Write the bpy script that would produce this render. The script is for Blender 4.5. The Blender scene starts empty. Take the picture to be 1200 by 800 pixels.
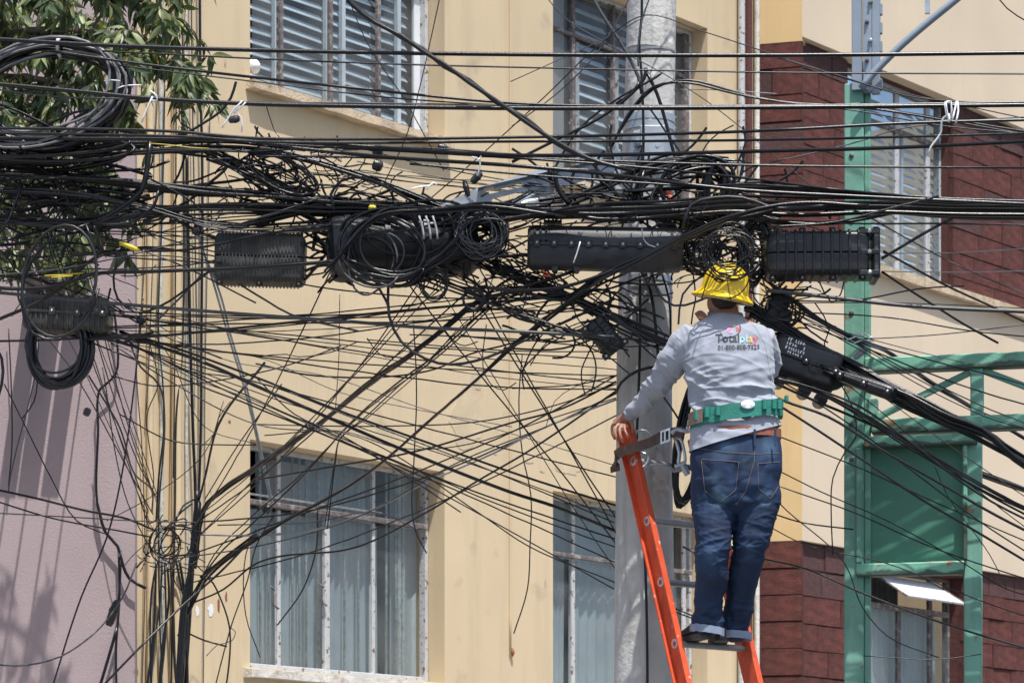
import bpy, bmesh, math, random
from mathutils import Vector, Matrix, noise
from mathutils.bvhtree import BVHTree
R = random.Random(7)
scene = bpy.context.scene
COL = scene.collection
# ------------------------------------------------------------------ camera
S = 3300.0; CZ = 1.6; HOR = 1024.0
cam = bpy.data.cameras.new('camera'); co = bpy.data.objects.new('camera', cam); COL.objects.link(co)
cam.sensor_width = 36; cam.sensor_fit = 'HORIZONTAL'; cam.lens = 36*S/1200
cam.shift_y = (HOR-400)/1200
cam.clip_start = 0.1; cam.clip_end = 3000
co.location = (0, 0, CZ); co.rotation_euler = (math.radians(90), 0, 0)
cam.dof.use_dof = True; cam.dof.focus_distance = 13.5; cam.dof.aperture_fstop = 8.0
scene.camera = co
# ------------------------------------------------------------------ light
SUN = Vector((0.15, -0.38, 1.0)).normalized()
w = bpy.data.worlds.new("World"); scene.world = w; w.use_nodes = True
nt = w.node_tree; nt.nodes.clear()
sky = nt.nodes.new('ShaderNodeTexSky'); sky.sky_type = 'NISHITA'; sky.sun_disc = False
sky.sun_elevation = math.asin(SUN.z); sky.sun_rotation = math.atan2(SUN.x, SUN.y)
sky.dust_density = 2.5; sky.air_density = 1.0; sky.ozone_density = 1.0
bg = nt.nodes.new('ShaderNodeBackground'); bg.inputs[1].default_value = 0.15
wo = nt.nodes.new('ShaderNodeOutputWorld')
nt.links.new(sky.outputs[0], bg.inputs[0]); nt.links.new(bg.outputs[0], wo.inputs[0])
sl = bpy.data.lights.new('sun', 'SUN'); sl.energy = 5.0; sl.angle = math.radians(0.5); sl.color = (1, .965, .91)
so = bpy.data.objects.new('sun', sl); COL.objects.link(so)
so.rotation_euler = SUN.to_track_quat('Z', 'Y').to_euler(); so.location = (0, 0, 30)
vs = scene.view_settings; vs.view_transform = 'Standard'; vs.look = 'None'; vs.exposure = 0.32; vs.gamma = 1
scene.cycles.max_bounces = 6; scene.cycles.transparent_max_bounces = 12
try: scene.cycles.use_denoising = True
except Exception: pass

# ------------------------------------------------------------------ helpers
def RY(Y): return Y+.8*min(1, max(0, (14.0-Y)/.9))   # cables hang behind the technician, towards the pole
def P(x, y, Y):
    return Vector(((x-600)/S*Y, Y, CZ+(HOR-y)/S*Y))
def pxm(Y): return S/Y          # pixels per metre

def link(o, parent=None):
    COL.objects.link(o)
    if parent is not None: o.parent = parent
    return o
def mkobj(name, verts, faces, m, parent=None, smooth=True):
    me = bpy.data.meshes.new(name); me.from_pydata([tuple(v) for v in verts], [], faces); me.update()
    if m is not None: me.materials.append(m)
    if smooth: me.polygons.foreach_set('use_smooth', [True]*len(me.polygons))
    o = bpy.data.objects.new(name, me)
    if parent is not None:   # geometry is in world space: shift to the parent's frame
        me.transform(Matrix.Translation(-wloc(parent)))
    return link(o, parent)
def wloc(o):
    v = Vector(o.location)
    while o.parent: o = o.parent; v += Vector(o.location)
    return v
def thing(name, loc, label=None, cat=None, group=None):
    o = bpy.data.objects.new(name, None); o.location = loc; o.empty_display_size = .1
    COL.objects.link(o); tag(o, label, cat, group); return o
def tag(o, label=None, cat=None, group=None, kind=None):
    if label: o['label'] = label
    if cat: o['category'] = cat
    if group: o['group'] = group
    if kind: o['kind'] = kind
    return o
def recenter(o):
    """origin of a top-level mesh at its own centre"""
    me = o.data; c = sum((v.co for v in me.vertices), Vector())/max(1, len(me.vertices))
    me.transform(Matrix.Translation(-c)); o.location = c; return o

class MB:
    def __init__(s): s.v = []; s.f = []
    def add(s, vs, fs):
        b = len(s.v); s.v += [Vector(v) for v in vs]; s.f += [tuple(i+b for i in f) for f in fs]
    def box(s, c, ax, ay, az):
        """c centre, ax ay az half-extent vectors"""
        c = Vector(c); vs = []
        for i in (-1, 1):
            for j in (-1, 1):
                for k in (-1, 1): vs.append(c+ax*i+ay*j+az*k)
        s.add(vs, [(0,1,3,2),(4,6,7,5),(0,4,5,1),(2,3,7,6),(0,2,6,4),(1,5,7,3)])
    def prism(s, poly, off):
        n = len(poly); off = Vector(off)
        s.add([Vector(p) for p in poly]+[Vector(p)+off for p in poly],
              [tuple(range(n))[::-1], tuple(range(n, 2*n))]+[(i, (i+1)%n, (i+1)%n+n, i+n) for i in range(n)])
    def tube(s, pts, r, sides=6, cap=True):
        pts = [Vector(p) for p in pts]; n = len(pts)
        if n < 2: return
        rs = r if isinstance(r, (list, tuple)) else [r]*n
        up = None; rings = []
        for i in range(n):
            t = (pts[min(i+1, n-1)]-pts[max(i-1, 0)])
            if t.length < 1e-9: t = Vector((1, 0, 0))
            t.normalize()
            if up is None:
                up = t.cross(Vector((0, 0, 1)) if abs(t.z) < .9 else Vector((0, 1, 0))).normalized()
            up = (up-t*up.dot(t))
            if up.length < 1e-6: up = t.orthogonal()
            up.normalize(); b = t.cross(up)
            rings.append([pts[i]+(up*math.cos(a)+b*math.sin(a))*rs[i] for a in [2*math.pi*k/sides for k in range(sides)]])
        fs = []
        for i in range(n-1):
            for k in range(sides):
                k2 = (k+1) % sides
                fs.append((i*sides+k, i*sides+k2, (i+1)*sides+k2, (i+1)*sides+k))
        if cap: fs += [tuple(range(sides))[::-1], tuple((n-1)*sides+k for k in range(sides))]
        s.add([v for rg in rings for v in rg], fs)
    def loft(s, rings, cap=True):
        m = len(rings[0]); fs = []
        for i in range(len(rings)-1):
            for k in range(m):
                k2 = (k+1) % m; fs.append((i*m+k, i*m+k2, (i+1)*m+k2, (i+1)*m+k))
        if cap: fs += [tuple(range(m))[::-1], tuple((len(rings)-1)*m+k for k in range(m))]
        s.add([v for r in rings for v in r], fs)
    def lathe(s, c, axis, prof, sides=20, squash=None):
        """prof: list of (along, radius) about axis from c"""
        axis = Vector(axis).normalized(); u = axis.orthogonal().normalized()
        if abs(axis.z) < .9: u = axis.cross(Vector((0, 0, 1))).normalized()
        v = axis.cross(u); rings = []
        su, sv = squash or (1, 1)
        for a, r in prof:
            rings.append([Vector(c)+axis*a+(u*math.cos(t)*su+v*math.sin(t)*sv)*max(r, 1e-4) for t in [2*math.pi*k/sides for k in range(sides)]])
        s.loft(rings)
    def obj(s, name, m, parent=None, smooth=True): return mkobj(name, s.v, s.f, m, parent, smooth)

def autosmooth(o, ang=35):
    bm = bmesh.new(); bm.from_mesh(o.data); bmesh.ops.recalc_face_normals(bm, faces=bm.faces)
    for e in bm.edges:
        if len(e.link_faces) == 2 and e.calc_face_angle(0) > math.radians(ang): e.smooth = False
    bm.to_mesh(o.data); bm.free(); return o
def bevel(o, wd, seg=1):
    bm = bmesh.new(); bm.from_mesh(o.data); bmesh.ops.recalc_face_normals(bm, faces=bm.faces)
    bmesh.ops.bevel(bm, geom=[e for e in bm.edges if len(e.link_faces) == 2 and e.calc_face_angle(0) > .5], offset=wd, segments=seg, affect='EDGES', clamp_overlap=True)
    bm.to_mesh(o.data); bm.free(); return autosmooth(o)
def spline(pts, step=10):
    """Catmull-Rom through the points"""
    if len(pts) == 2: 
        return [pts[0].lerp(pts[1], i/4) for i in range(5)]
    out = []; n = len(pts)
    for i in range(n-1):
        p0 = pts[i-1] if i else pts[0]*2-pts[1]
        p1, p2 = pts[i], pts[i+1]
        p3 = pts[i+2] if i+2 < n else pts[-1]*2-pts[-2]
        # centripetal-like chord scaling keeps uneven spacings calm
        d1 = max((p2-p1).length, 1e-6); d0 = max((p1-p0).length, 1e-6); d2 = max((p3-p2).length, 1e-6)
        m1 = ((p1-p0)/d0*d1+(p2-p1)*1)*.5; m2 = ((p2-p1)*1+(p3-p2)/d2*d1)*.5
        k = max(2, int(d1/(step*.004)))
        k = min(k, 26)
        for j in range(k):
            t = j/k; t2 = t*t; t3 = t2*t
            out.append(p1*(2*t3-3*t2+1)+m1*(t3-2*t2+t)+p2*(-2*t3+3*t2)+m2*(t3-t2))
    out.append(pts[-1]); return out

# ------------------------------------------------------------------ materials
def N(nt, typ, **kw):
    n = nt.nodes.new(typ)
    for k, v in kw.items(): setattr(n, k, v)
    return n
def mat(name, col, rough=.6, metal=0, var=.12, vscale=4., col2=None, c2scale=3., c2amt=.5, bump=0., bscale=40., bdist=.01, spec=.5, trans=0, streak=False, col3=None, c3scale=20, c3lo=.6, c3hi=.66, coat=0, sheen=0, stretch=None):
    m = bpy.data.materials.new(name); m.use_nodes = True; t = m.node_tree; L = t.links.new
    b = t.nodes['Principled BSDF']
    tc = N(t, 'ShaderNodeTexCoord'); mp = N(t, 'ShaderNodeMapping'); L(tc.outputs['Object'], mp.inputs[0])
    if stretch: mp.inputs['Scale'].default_value = stretch
    n1 = N(t, 'ShaderNodeTexNoise'); n1.inputs['Scale'].default_value = vscale; n1.inputs['Detail'].default_value = 8; L(mp.outputs[0], n1.inputs[0])
    hsv = N(t, 'ShaderNodeHueSaturation'); hsv.inputs['Color'].default_value = (*col, 1)
    mr = N(t, 'ShaderNodeMapRange'); mr.inputs[1].default_value = .3; mr.inputs[2].default_value = .7
    mr.inputs[3].default_value = 1-var; mr.inputs[4].default_value = 1+var
    L(n1.outputs[0], mr.inputs[0]); L(mr.outputs[0], hsv.inputs['Value']); out = hsv.outputs[0]
    if col2 is not None:
        n2 = N(t, 'ShaderNodeTexNoise'); n2.inputs['Scale'].default_value = c2scale; n2.inputs['Detail'].default_value = 10; n2.inputs['Roughness'].default_value = .65
        if streak:
            m2 = N(t, 'ShaderNodeMapping'); m2.inputs['Scale'].default_value = (3.5, 3.5, .35); L(tc.outputs['Object'], m2.inputs[0]); L(m2.outputs[0], n2.inputs[0])
        else: L(mp.outputs[0], n2.inputs[0])
        r = N(t, 'ShaderNodeMapRange'); r.inputs[1].default_value = .5; r.inputs[2].default_value = .72; r.inputs[3].default_value = 0; r.inputs[4].default_value = c2amt
        L(n2.outputs[0], r.inputs[0]); mx = N(t, 'ShaderNodeMix', data_type='RGBA'); L(r.outputs[0], mx.inputs[0]); L(out, mx.inputs[6]); mx.inputs[7].default_value = (*col2, 1); out = mx.outputs[2]
    if col3 is not None:
        n3 = N(t, 'ShaderNodeTexNoise'); n3.inputs['Scale'].default_value = c3scale; n3.inputs['Detail'].default_value = 6; L(mp.outputs[0], n3.inputs[0])
        r = N(t, 'ShaderNodeMapRange'); r.inputs[1].default_value = c3lo; r.inputs[2].default_value = c3hi
        L(n3.outputs[0], r.inputs[0]); mx = N(t, 'ShaderNodeMix', data_type='RGBA'); L(r.outputs[0], mx.inputs[0]); L(out, mx.inputs[6]); mx.inputs[7].default_value = (*col3, 1); out = mx.outputs[2]
    L(out, b.inputs['Base Color'])
    b.inputs['Roughness'].default_value = rough; b.inputs['Metallic'].default_value = metal
    b.inputs['Specular IOR Level'].default_value = spec
    if coat: b.inputs['Coat Weight'].default_value = coat
    if sheen: b.inputs['Sheen Weight'].default_value = sheen
    if bump:
        nb = N(t, 'ShaderNodeTexNoise'); nb.inputs['Scale'].default_value = bscale; nb.inputs['Detail'].default_value = 8; L(mp.outputs[0], nb.inputs[0])
        bn = N(t, 'ShaderNodeBump'); bn.inputs['Strength'].default_value = bump; bn.inputs['Distance'].default_value = bdist
        L(nb.outputs[0], bn.inputs['Height']); L(bn.outputs[0], b.inputs['Normal'])
    return m
def glassmat(name, tint, refl=.16, rough=.03):
    m = bpy.data.materials.new(name); m.use_nodes = True; t = m.node_tree; t.nodes.clear(); L = t.links.new
    tr = N(t, 'ShaderNodeBsdfTransparent'); tr.inputs[0].default_value = (*tint, 1)
    gl = N(t, 'ShaderNodeBsdfGlossy'); gl.inputs['Roughness'].default_value = rough; gl.inputs[0].default_value = (.85, .84, .82, 1)
    df = N(t, 'ShaderNodeBsdfDiffuse'); df.inputs[0].default_value = (.35, .36, .36, 1)
    fr = N(t, 'ShaderNodeFresnel'); fr.inputs[0].default_value = 1.5
    ad = N(t, 'ShaderNodeMath', operation='ADD'); ad.inputs[1].default_value = refl; L(fr.outputs[0], ad.inputs[0])
    tc = N(t, 'ShaderNodeTexCoord'); nz = N(t, 'ShaderNodeTexNoise'); nz.inputs['Scale'].default_value = 2.5; nz.inputs['Detail'].default_value = 5
    L(tc.outputs['Object'], nz.inputs[0]); mr = N(t, 'ShaderNodeMapRange'); mr.inputs[1].default_value = .4; mr.inputs[2].default_value = .75; mr.inputs[3].default_value = .04; mr.inputs[4].default_value = .2
    L(nz.outputs[0], mr.inputs[0])
    ge = N(t, 'ShaderNodeNewGeometry'); iv = N(t, 'ShaderNodeMath', operation='SUBTRACT'); iv.inputs[0].default_value = 1; L(ge.outputs['Backfacing'], iv.inputs[1]); mu = N(t, 'ShaderNodeMath', operation='MULTIPLY'); L(ad.outputs[0], mu.inputs[0]); L(iv.outputs[0], mu.inputs[1])
    m1 = N(t, 'ShaderNodeMixShader'); L(mu.outputs[0], m1.inputs[0]); L(tr.outputs[0], m1.inputs[1]); L(gl.outputs[0], m1.inputs[2])
    m2 = N(t, 'ShaderNodeMixShader'); L(mr.outputs[0], m2.inputs[0]); L(m1.outputs[0], m2.inputs[1]); L(df.outputs[0], m2.inputs[2])
    bn = N(t, 'ShaderNodeBump'); bn.inputs['Strength'].default_value = .08; bn.inputs['Distance'].default_value = .02; L(nz.outputs[0], bn.inputs['Height']); L(bn.outputs[0], gl.inputs['Normal'])
    o = N(t, 'ShaderNodeOutputMaterial'); L(m2.outputs[0], o.inputs[0]); return m

M = {}
M['wall'] = mat('beige_stucco', (.575, .46, .30), .9, var=.08, vscale=.9, col2=(.44, .35, .235), c2scale=1.3, c2amt=.6, bump=.16, bscale=80, bdist=.006, streak=True, col3=(.33, .27, .19), c3scale=3.0, c3lo=.62, c3hi=.82)
M['wall_patch'] = mat('repaired_stucco', (.555, .448, .298), .9, var=.1, vscale=5, col2=(.45, .37, .26), c2scale=6, c2amt=.6, bump=.25, bscale=60, bdist=.006)
M['wall_orange'] = mat('ochre_stucco', (.60, .43, .22), .9, var=.06, vscale=2, col2=(.5, .33, .17), c2amt=.4, bump=.16, bscale=80, bdist=.006, streak=True)
M['cream'] = mat('cream_stucco', (.60, .50, .375), .9, var=.05, vscale=1.5, col2=(.55, .45, .35), c2scale=1.5, c2amt=.35, bump=.14, bscale=80, bdist=.006, streak=True)
M['pink'] = mat('mauve_stucco', (.37, .295, .305), .95, var=.08, vscale=2, col2=(.31, .25, .255), c2scale=2, c2amt=.5, bump=.35, bscale=90, bdist=.007, col3=(.26, .21, .21), c3scale=3, c3lo=.68, c3hi=.8)
M['stone'] = mat('red_volcanic_stone', (.15, .038, .03), .88, var=.5, vscale=5, col2=(.07, .022, .02), c2scale=9, c2amt=.8, bump=1.0, bscale=38, bdist=.05, col3=(.30, .11, .09), c3scale=70, c3lo=.64, c3hi=.7)
M['stone_dark'] = mat('dark_red_stone', (.11, .045, .045), .85, var=.3, vscale=9, col2=(.06, .025, .03), c2scale=14, c2amt=.8, bump=1.0, bscale=45, bdist=.03, col3=(.2, .09, .08), c3scale=70, c3lo=.66, c3hi=.72)
M['mortar'] = mat('dark_mortar', (.09, .032, .028), .95, bump=.5)
M['sill'] = mat('weathered_sill', (.50, .40, .28), .9, var=.2, vscale=8, col2=(.22, .17, .12), c2scale=14, c2amt=.85, bump=.6, bscale=60)
M['sillwhite'] = mat('peeling_white_sill', (.62, .6, .55), .8, var=.15, vscale=9, col2=(.3, .22, .15), c2scale=12, c2amt=.9, bump=.5, bscale=60)
M['frame'] = mat('peeling_white_paint', (.47, .48, .49), .55, var=.1, vscale=15, col2=(.42, .38, .34), c2scale=18, c2amt=.7, bump=.4, bscale=60, col3=(.12, .08, .06), c3scale=30, c3lo=.58, c3hi=.66)
M['rust'] = mat('rusted_dark_frame', (.12, .10, .10), .8, var=.3, vscale=20, col2=(.45, .42, .38), c2scale=22, c2amt=.8, bump=.4, bscale=60)
M['slat'] = mat('pale_blue_slat', (.68, .71, .74), .45, var=.08, vscale=4, col2=(.4, .4, .4), c2amt=.4, c2scale=8)
M['curtain'] = mat('blue_grey_curtain', (.44, .47, .48), .85, var=.12, vscale=3, col2=(.33, .36, .37), c2amt=.5)
M['curtain_pink'] = mat('beige_backing_sheet', (.5, .42, .38), .9, var=.08)
M['dark'] = mat('dark_shade_paint', (.06, .06, .065), .9)  # shade inside rooms and slots, put into a dark colour
M['glass'] = glassmat('window_glass', (.86, .90, .92), .03)
M['barw'] = mat('pale_metal_bar', (.50, .50, .46), .6, var=.2, vscale=30, col2=(.12, .11, .10), c2scale=25, c2amt=.7)
def cablemat(n, c, r=.29, spec=.42): return mat(n, c, r, var=.25, vscale=6, col2=(c[0]*1.7, c[1]*1.7, c[2]*1.7), c2scale=9, c2amt=.5, spec=spec, bump=.1, bscale=80)
M['blk'] = cablemat('black_cable', (.006, .0065, .009))
M['blk2'] = cablemat('faded_black_cable', (.012, .0125, .015), .42)
M['gry'] = cablemat('grey_cable', (.05, .053, .06), .42)
M['gry2'] = cablemat('weathered_grey_cable', (.13, .13, .14), .4)
M['lgry'] = cablemat('pale_grey_cable', (.26, .27, .29), .45)
M['brn'] = cablemat('brown_black_cable', (.014, .010, .009), .45)
M['blue'] = cablemat('pale_blue_cable', (.2, .3, .38), .45)
M['orgc'] = cablemat('orange_cable', (.6, .12, .05), .5)
M['tie'] = mat('white_plastic', (.75, .76, .78), .4, var=.05)
M['yel'] = mat('yellow_plastic', (.65, .5, .03), .4, var=.1)
M['red'] = mat('red_orange_tape', (.65, .12, .05), .5, var=.1)
M['pblk'] = mat('black_plastic_shell', (.010, .011, .014), .4, var=.25, vscale=10, col2=(.05, .05, .055), c2scale=6, c2amt=.5, bump=.12, bscale=90)
M['pgry'] = mat('dark_grey_plastic_shell', (.030, .034, .043), .52, var=.25, vscale=6, col2=(.075, .075, .08), c2scale=4, c2amt=.6, bump=.12, bscale=90)
M['pgrn'] = mat('dusty_grey_plastic_shell', (.035, .036, .034), .5, var=.25, vscale=8, col2=(.13, .12, .10), c2scale=5, c2amt=.6, bump=.2, bscale=90)
M['steel'] = mat('galvanised_steel', (.42, .46, .50), .42, metal=.55, var=.15, vscale=12, col2=(.3, .34, .38), c2scale=9, c2amt=.6, bump=.1, bscale=60)
M['alu'] = mat('brushed_aluminium', (.55, .57, .6), .35, metal=.7, var=.1)
M['greypaint'] = mat('grey_painted_steel', (.24, .29, .35), .5, metal=.15, var=.1, vscale=6, col2=(.18, .2, .23), c2amt=.5, bump=.08)
M['green'] = mat('weathered_green_paint', (.14, .33, .25), .6, var=.18, vscale=5, col2=(.26, .44, .35), c2scale=4, c2amt=.75, bump=.15, bscale=40, streak=True, col3=(.20, .12, .06), c3scale=9, c3lo=.66, c3hi=.72)
M['greenrust'] = mat('stained_green_paint', (.17, .42, .30), .6, var=.15, vscale=6, col2=(.05, .08, .06), c2scale=7, c2amt=.9, bump=.2, bscale=40, col3=(.3, .17, .08), c3scale=12, c3lo=.64, c3hi=.72)
M['greenpanel'] = mat('green_sheet_paint', (.075, .24, .165), .6, var=.08, vscale=2, col2=(.08, .21, .15), c2amt=.6, streak=True)
M['concrete'] = mat('pole_concrete', (.47, .465, .45), .9, var=.14, vscale=6, col2=(.24, .235, .22), c2scale=5, c2amt=.75, bump=.6, bscale=30, bdist=.012, streak=True, col3=(.6, .59, .57), c3scale=7, c3lo=.6, c3hi=.66)
M['ladder'] = mat('orange_fibreglass', (.60, .078, .024), .55, var=.16, vscale=9, col2=(.30, .055, .03), c2scale=8, c2amt=.75, bump=.15, bscale=80, streak=True, col3=(.62, .32, .24), c3scale=34, c3lo=.66, c3hi=.72)
M['rung'] = mat('dull_aluminium_rung', (.33, .34, .36), .5, metal=.4, var=.15, vscale=14)
M['skin'] = mat('skin', (.33, .16, .105), .55, var=.08, vscale=20, bump=.1, bscale=120)
M['hair'] = mat('dark_hair', (.02, .014, .01), .6, var=.3, vscale=60, bump=.6, bscale=200)
M['helmet'] = mat('yellow_helmet_plastic', (.85, .57, .02), .33, var=.06, vscale=5, col2=(.6, .42, .03), c2scale=5, c2amt=.5, spec=.5)
M['helmetin'] = mat('pale_helmet_liner', (.6, .5, .36), .7)
M['shirt'] = mat('grey_jersey_cloth', (.295, .32, .38), .85, var=.05, vscale=7, bump=.25, bscale=300, bdist=.002, sheen=.2)
M['collar'] = mat('dark_grey_collar', (.17, .18, .21), .85, var=.08)
M['jeans'] = mat('blue_denim', (.006, .022, .065), .8, var=.4, vscale=9, col2=(.025, .07, .14), c2scale=5, c2amt=.5, bump=.35, bscale=260, bdist=.002)
def wear(m, spots, col):
    """worn, faded patches at fixed places of the garment (its own object coordinates, metres)"""
    t = m.node_tree; L = t.links.new; b = t.nodes['Principled BSDF']; tc = N(t, 'ShaderNodeTexCoord'); nz = N(t, 'ShaderNodeTexNoise'); nz.inputs['Scale'].default_value = 22; nz.inputs['Detail'].default_value = 6; L(tc.outputs['Object'], nz.inputs[0])
    src = b.inputs['Base Color'].links[0].from_socket
    for (x, y, z, r, k) in spots:
        d = N(t, 'ShaderNodeVectorMath', operation='DISTANCE'); L(tc.outputs['Object'], d.inputs[0]); d.inputs[1].default_value = (x, y, z)
        mr = N(t, 'ShaderNodeMapRange'); mr.inputs[1].default_value = r*.25; mr.inputs[2].default_value = r; mr.inputs[3].default_value = k*1.0; mr.inputs[4].default_value = 0; L(d.outputs['Value'], mr.inputs[0])
        mu = N(t, 'ShaderNodeMath', operation='MULTIPLY'); L(mr.outputs[0], mu.inputs[0]); L(nz.outputs[0], mu.inputs[1])
        mx = N(t, 'ShaderNodeMix', data_type='RGBA'); L(mu.outputs[0], mx.inputs[0]); L(src, mx.inputs[6]); mx.inputs[7].default_value = (*col, 1); src = mx.outputs[2]
    L(src, b.inputs['Base Color'])
M['fade'] = mat('faded_denim', (.10, .20, .32), .85, var=.15, vscale=20, bump=.2, bscale=200)
M['stitch'] = mat('tan_stitching', (.16, .13, .12), .8)
M['cuff'] = mat('pale_denim_inside', (.22, .27, .36), .85, var=.15, vscale=20)
M['shoe'] = mat('black_shoe_leather', (.022, .024, .03), .6, var=.3, vscale=12)
M['sole'] = mat('dark_rubber_sole', (.05, .05, .05), .8)
M['leather'] = mat('brown_leather_belt', (.26, .09, .055), .6, var=.2, vscale=14, col2=(.1, .04, .03), c2amt=.6, c2scale=10)
M['strap'] = mat('brown_webbing', (.11, .07, .055), .85, var=.2, vscale=30, bump=.3, bscale=200)
M['belt'] = mat('green_webbing', (.02, .21, .165), .75, var=.2, vscale=14, bump=.3, bscale=150, col2=(.04, .12, .1), c2amt=.5, c2scale=9)
M['pad'] = mat('worn_brown_pad', (.24, .16, .13), .85, var=.2, vscale=20)
# black mould creeping along the lower edge of the rails
t = M['greenrust'].node_tree; b = t.nodes['Principled BSDF']; tc = N(t, 'ShaderNodeTexCoord'); sx = N(t, 'ShaderNodeSeparateXYZ'); t.links.new(tc.outputs['Generated'], sx.inputs[0]); nz = N(t, 'ShaderNodeTexNoise'); nz.inputs['Scale'].default_value = 9; nz.inputs['Detail'].default_value = 8; t.links.new(tc.outputs['Object'], nz.inputs[0])
ma = N(t, 'ShaderNodeMath', operation='MULTIPLY_ADD'); ma.inputs[1].default_value = 1.3; t.links.new(nz.outputs[0], ma.inputs[0]); iv = N(t, 'ShaderNodeMath', operation='SUBTRACT'); iv.inputs[0].default_value = .0; t.links.new(sx.outputs[2], iv.inputs[1]); t.links.new(iv.outputs[0], ma.inputs[2])
mr = N(t, 'ShaderNodeMapRange'); mr.inputs[1].default_value = .25; mr.inputs[2].default_value = .42; mr.inputs[4].default_value = .85; t.links.new(ma.outputs[0], mr.inputs[0]); mx = N(t, 'ShaderNodeMix', data_type='RGBA'); t.links.new(mr.outputs[0], mx.inputs[0]); t.links.new(b.inputs['Base Color'].links[0].from_socket, mx.inputs[6]); mx.inputs[7].default_value = (.035, .035, .03, 1); t.links.new(mx.outputs[2], b.inputs['Base Color'])
M['leafl'] = mat('light_green_leaf', (.20, .24, .10), .5, var=.3, vscale=8, spec=.5)
M['leafd'] = mat('dark_green_leaf', (.075, .11, .05), .42, var=.3, vscale=8, spec=.5)
M['leafy'] = mat('yellowed_leaf', (.25, .23, .05), .5, var=.3, vscale=8)
M['bark'] = mat('bark', (.12, .09, .065), .9, var=.3, vscale=15, bump=.8, bscale=40)
for k in ('leafl', 'leafd', 'leafy'):
    t = M[k].node_tree; b = t.nodes['Principled BSDF']
    tl = N(t, 'ShaderNodeBsdfTranslucent'); tl.inputs[0].default_value = {'leafl': (.22, .28, .07, 1), 'leafd': (.08, .13, .04, 1), 'leafy': (.4, .36, .06, 1)}[k]
    mx = N(t, 'ShaderNodeMixShader'); mx.inputs[0].default_value = .22
    t.links.new(b.outputs[0], mx.inputs[1]); t.links.new(tl.outputs[0], mx.inputs[2]); t.links.new(mx.outputs[0], t.nodes['Material Output'].inputs[0])
M['inkdark'] = mat('dark_print_ink', (.05, .045, .055), .8, var=.02)
M['inkcyan'] = mat('pale_cyan_ink', (.35, .62, .68), .8, var=.02)
M['inkorange'] = mat('orange_ink', (.75, .48, .18), .8, var=.02)
M['inkred'] = mat('red_ink', (.72, .10, .10), .8, var=.02)
M['inkpink'] = mat('pink_ink', (.75, .25, .5), .8, var=.02)
M['asphalt'] = mat('asphalt', (.06, .06, .06), .9, var=.2, vscale=3, bump=.5)
M['pave'] = mat('pavement_concrete', (.36, .34, .31), .9, var=.15, vscale=2, bump=.3)

# ------------------------------------------------------------------ facade frame
D = Vector((2700, 3300, 0)).normalized(); NN = Vector((D.y, -D.x, 0))
F0 = Vector(((400-600)/S*18.2, 18.2, 0))
class Plane:
    def __init__(s, o, d): s.o = Vector(o); s.d = Vector(d); s.n = Vector((s.d.y, -s.d.x, 0))
    def pt(s, u, z, off=0): v = s.o+s.d*u+s.n*off; v.z = z; return v
    def u(s, px, off=0):
        o = s.o+s.n*off; k = (px-600)/S
        return (k*o.y-o.x)/(s.d.x-k*s.d.y)
    def z(s, px, py, off=0):
        p = s.pt(s.u(px, off), 0, off); return CZ+(HOR-py)/S*p.y
FA = Plane(F0, D)
pc0 = FA.pt(FA.u(884), 0); pc1 = Vector(((940-600)/S*(pc0.y-.1), pc0.y-.1, 0))
FC = Plane(pc0, (pc1-pc0).normalized())     # the ochre face that looks at the street
FB = Plane(pc1, D)                           # the projecting cream part
TOPZ = 9.6
def panel(mb, pl, u0, u1, z0, z1, a=0., b=-.3):
    """solid box on a facade plane between offsets b (back) and a (front)"""
    um, zm, om = (u0+u1)/2, (z0+z1)/2, (a+b)/2
    mb.box(pl.pt(um, zm, om), pl.d*(abs(u1-u0)/2), pl.n*(abs(a-b)/2), Vector((0, 0, abs(z1-z0)/2)))
def wall_cells(pl, u0, u1, z0, z1, holes, thick=.3, a=0.):
    """a wall with openings as ONE clean mesh: front, reveals, back, no doubled faces"""
    us = sorted(set([u0, u1]+[h[i] for h in holes for i in (0, 1)])); zs = sorted(set([z0, z1]+[h[i] for h in holes for i in (2, 3)]))
    us = [u for u in us if u0 <= u <= u1]; zs = [z for z in zs if z0 <= z <= z1]
    def solid(i, j):
        if i < 0 or j < 0 or i >= len(us)-1 or j >= len(zs)-1: return False
        uc, zc = (us[i]+us[i+1])/2, (zs[j]+zs[j+1])/2
        return not any(h[0] < uc < h[1] and h[2] < zc < h[3] for h in holes)
    mb = MB()
    for i in range(len(us)-1):
        for j in range(len(zs)-1):
            if not solid(i, j): continue
            A, B, C_, D_ = us[i], us[i+1], zs[j], zs[j+1]
            f = lambda u, z, o: pl.pt(u, z, o)
            mb.add([f(A, C_, a), f(B, C_, a), f(B, D_, a), f(A, D_, a)], [(0, 1, 2, 3)])
            mb.add([f(A, C_, a-thick), f(B, C_, a-thick), f(B, D_, a-thick), f(A, D_, a-thick)], [(3, 2, 1, 0)])
            if not solid(i-1, j): mb.add([f(A, C_, a), f(A, D_, a), f(A, D_, a-thick), f(A, C_, a-thick)], [(0, 1, 2, 3)])
            if not solid(i+1, j): mb.add([f(B, C_, a), f(B, C_, a-thick), f(B, D_, a-thick), f(B, D_, a)], [(0, 1, 2, 3)])
            if not solid(i, j-1): mb.add([f(A, C_, a), f(A, C_, a-thick), f(B, C_, a-thick), f(B, C_, a)], [(0, 1, 2, 3)])
            if not solid(i, j+1): mb.add([f(A, D_, a), f(B, D_, a), f(B, D_, a-thick), f(A, D_, a-thick)], [(0, 1, 2, 3)])
    return mb
# ================================================================== SETTING
g = MB(); g.add([(-600, -300, 0), (600, -300, 0), (600, 900, 0), (-600, 900, 0)], [(0, 1, 2, 3)])
tag(g.obj('ground', M['asphalt'], None, False), kind='structure')
g = MB()
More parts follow.
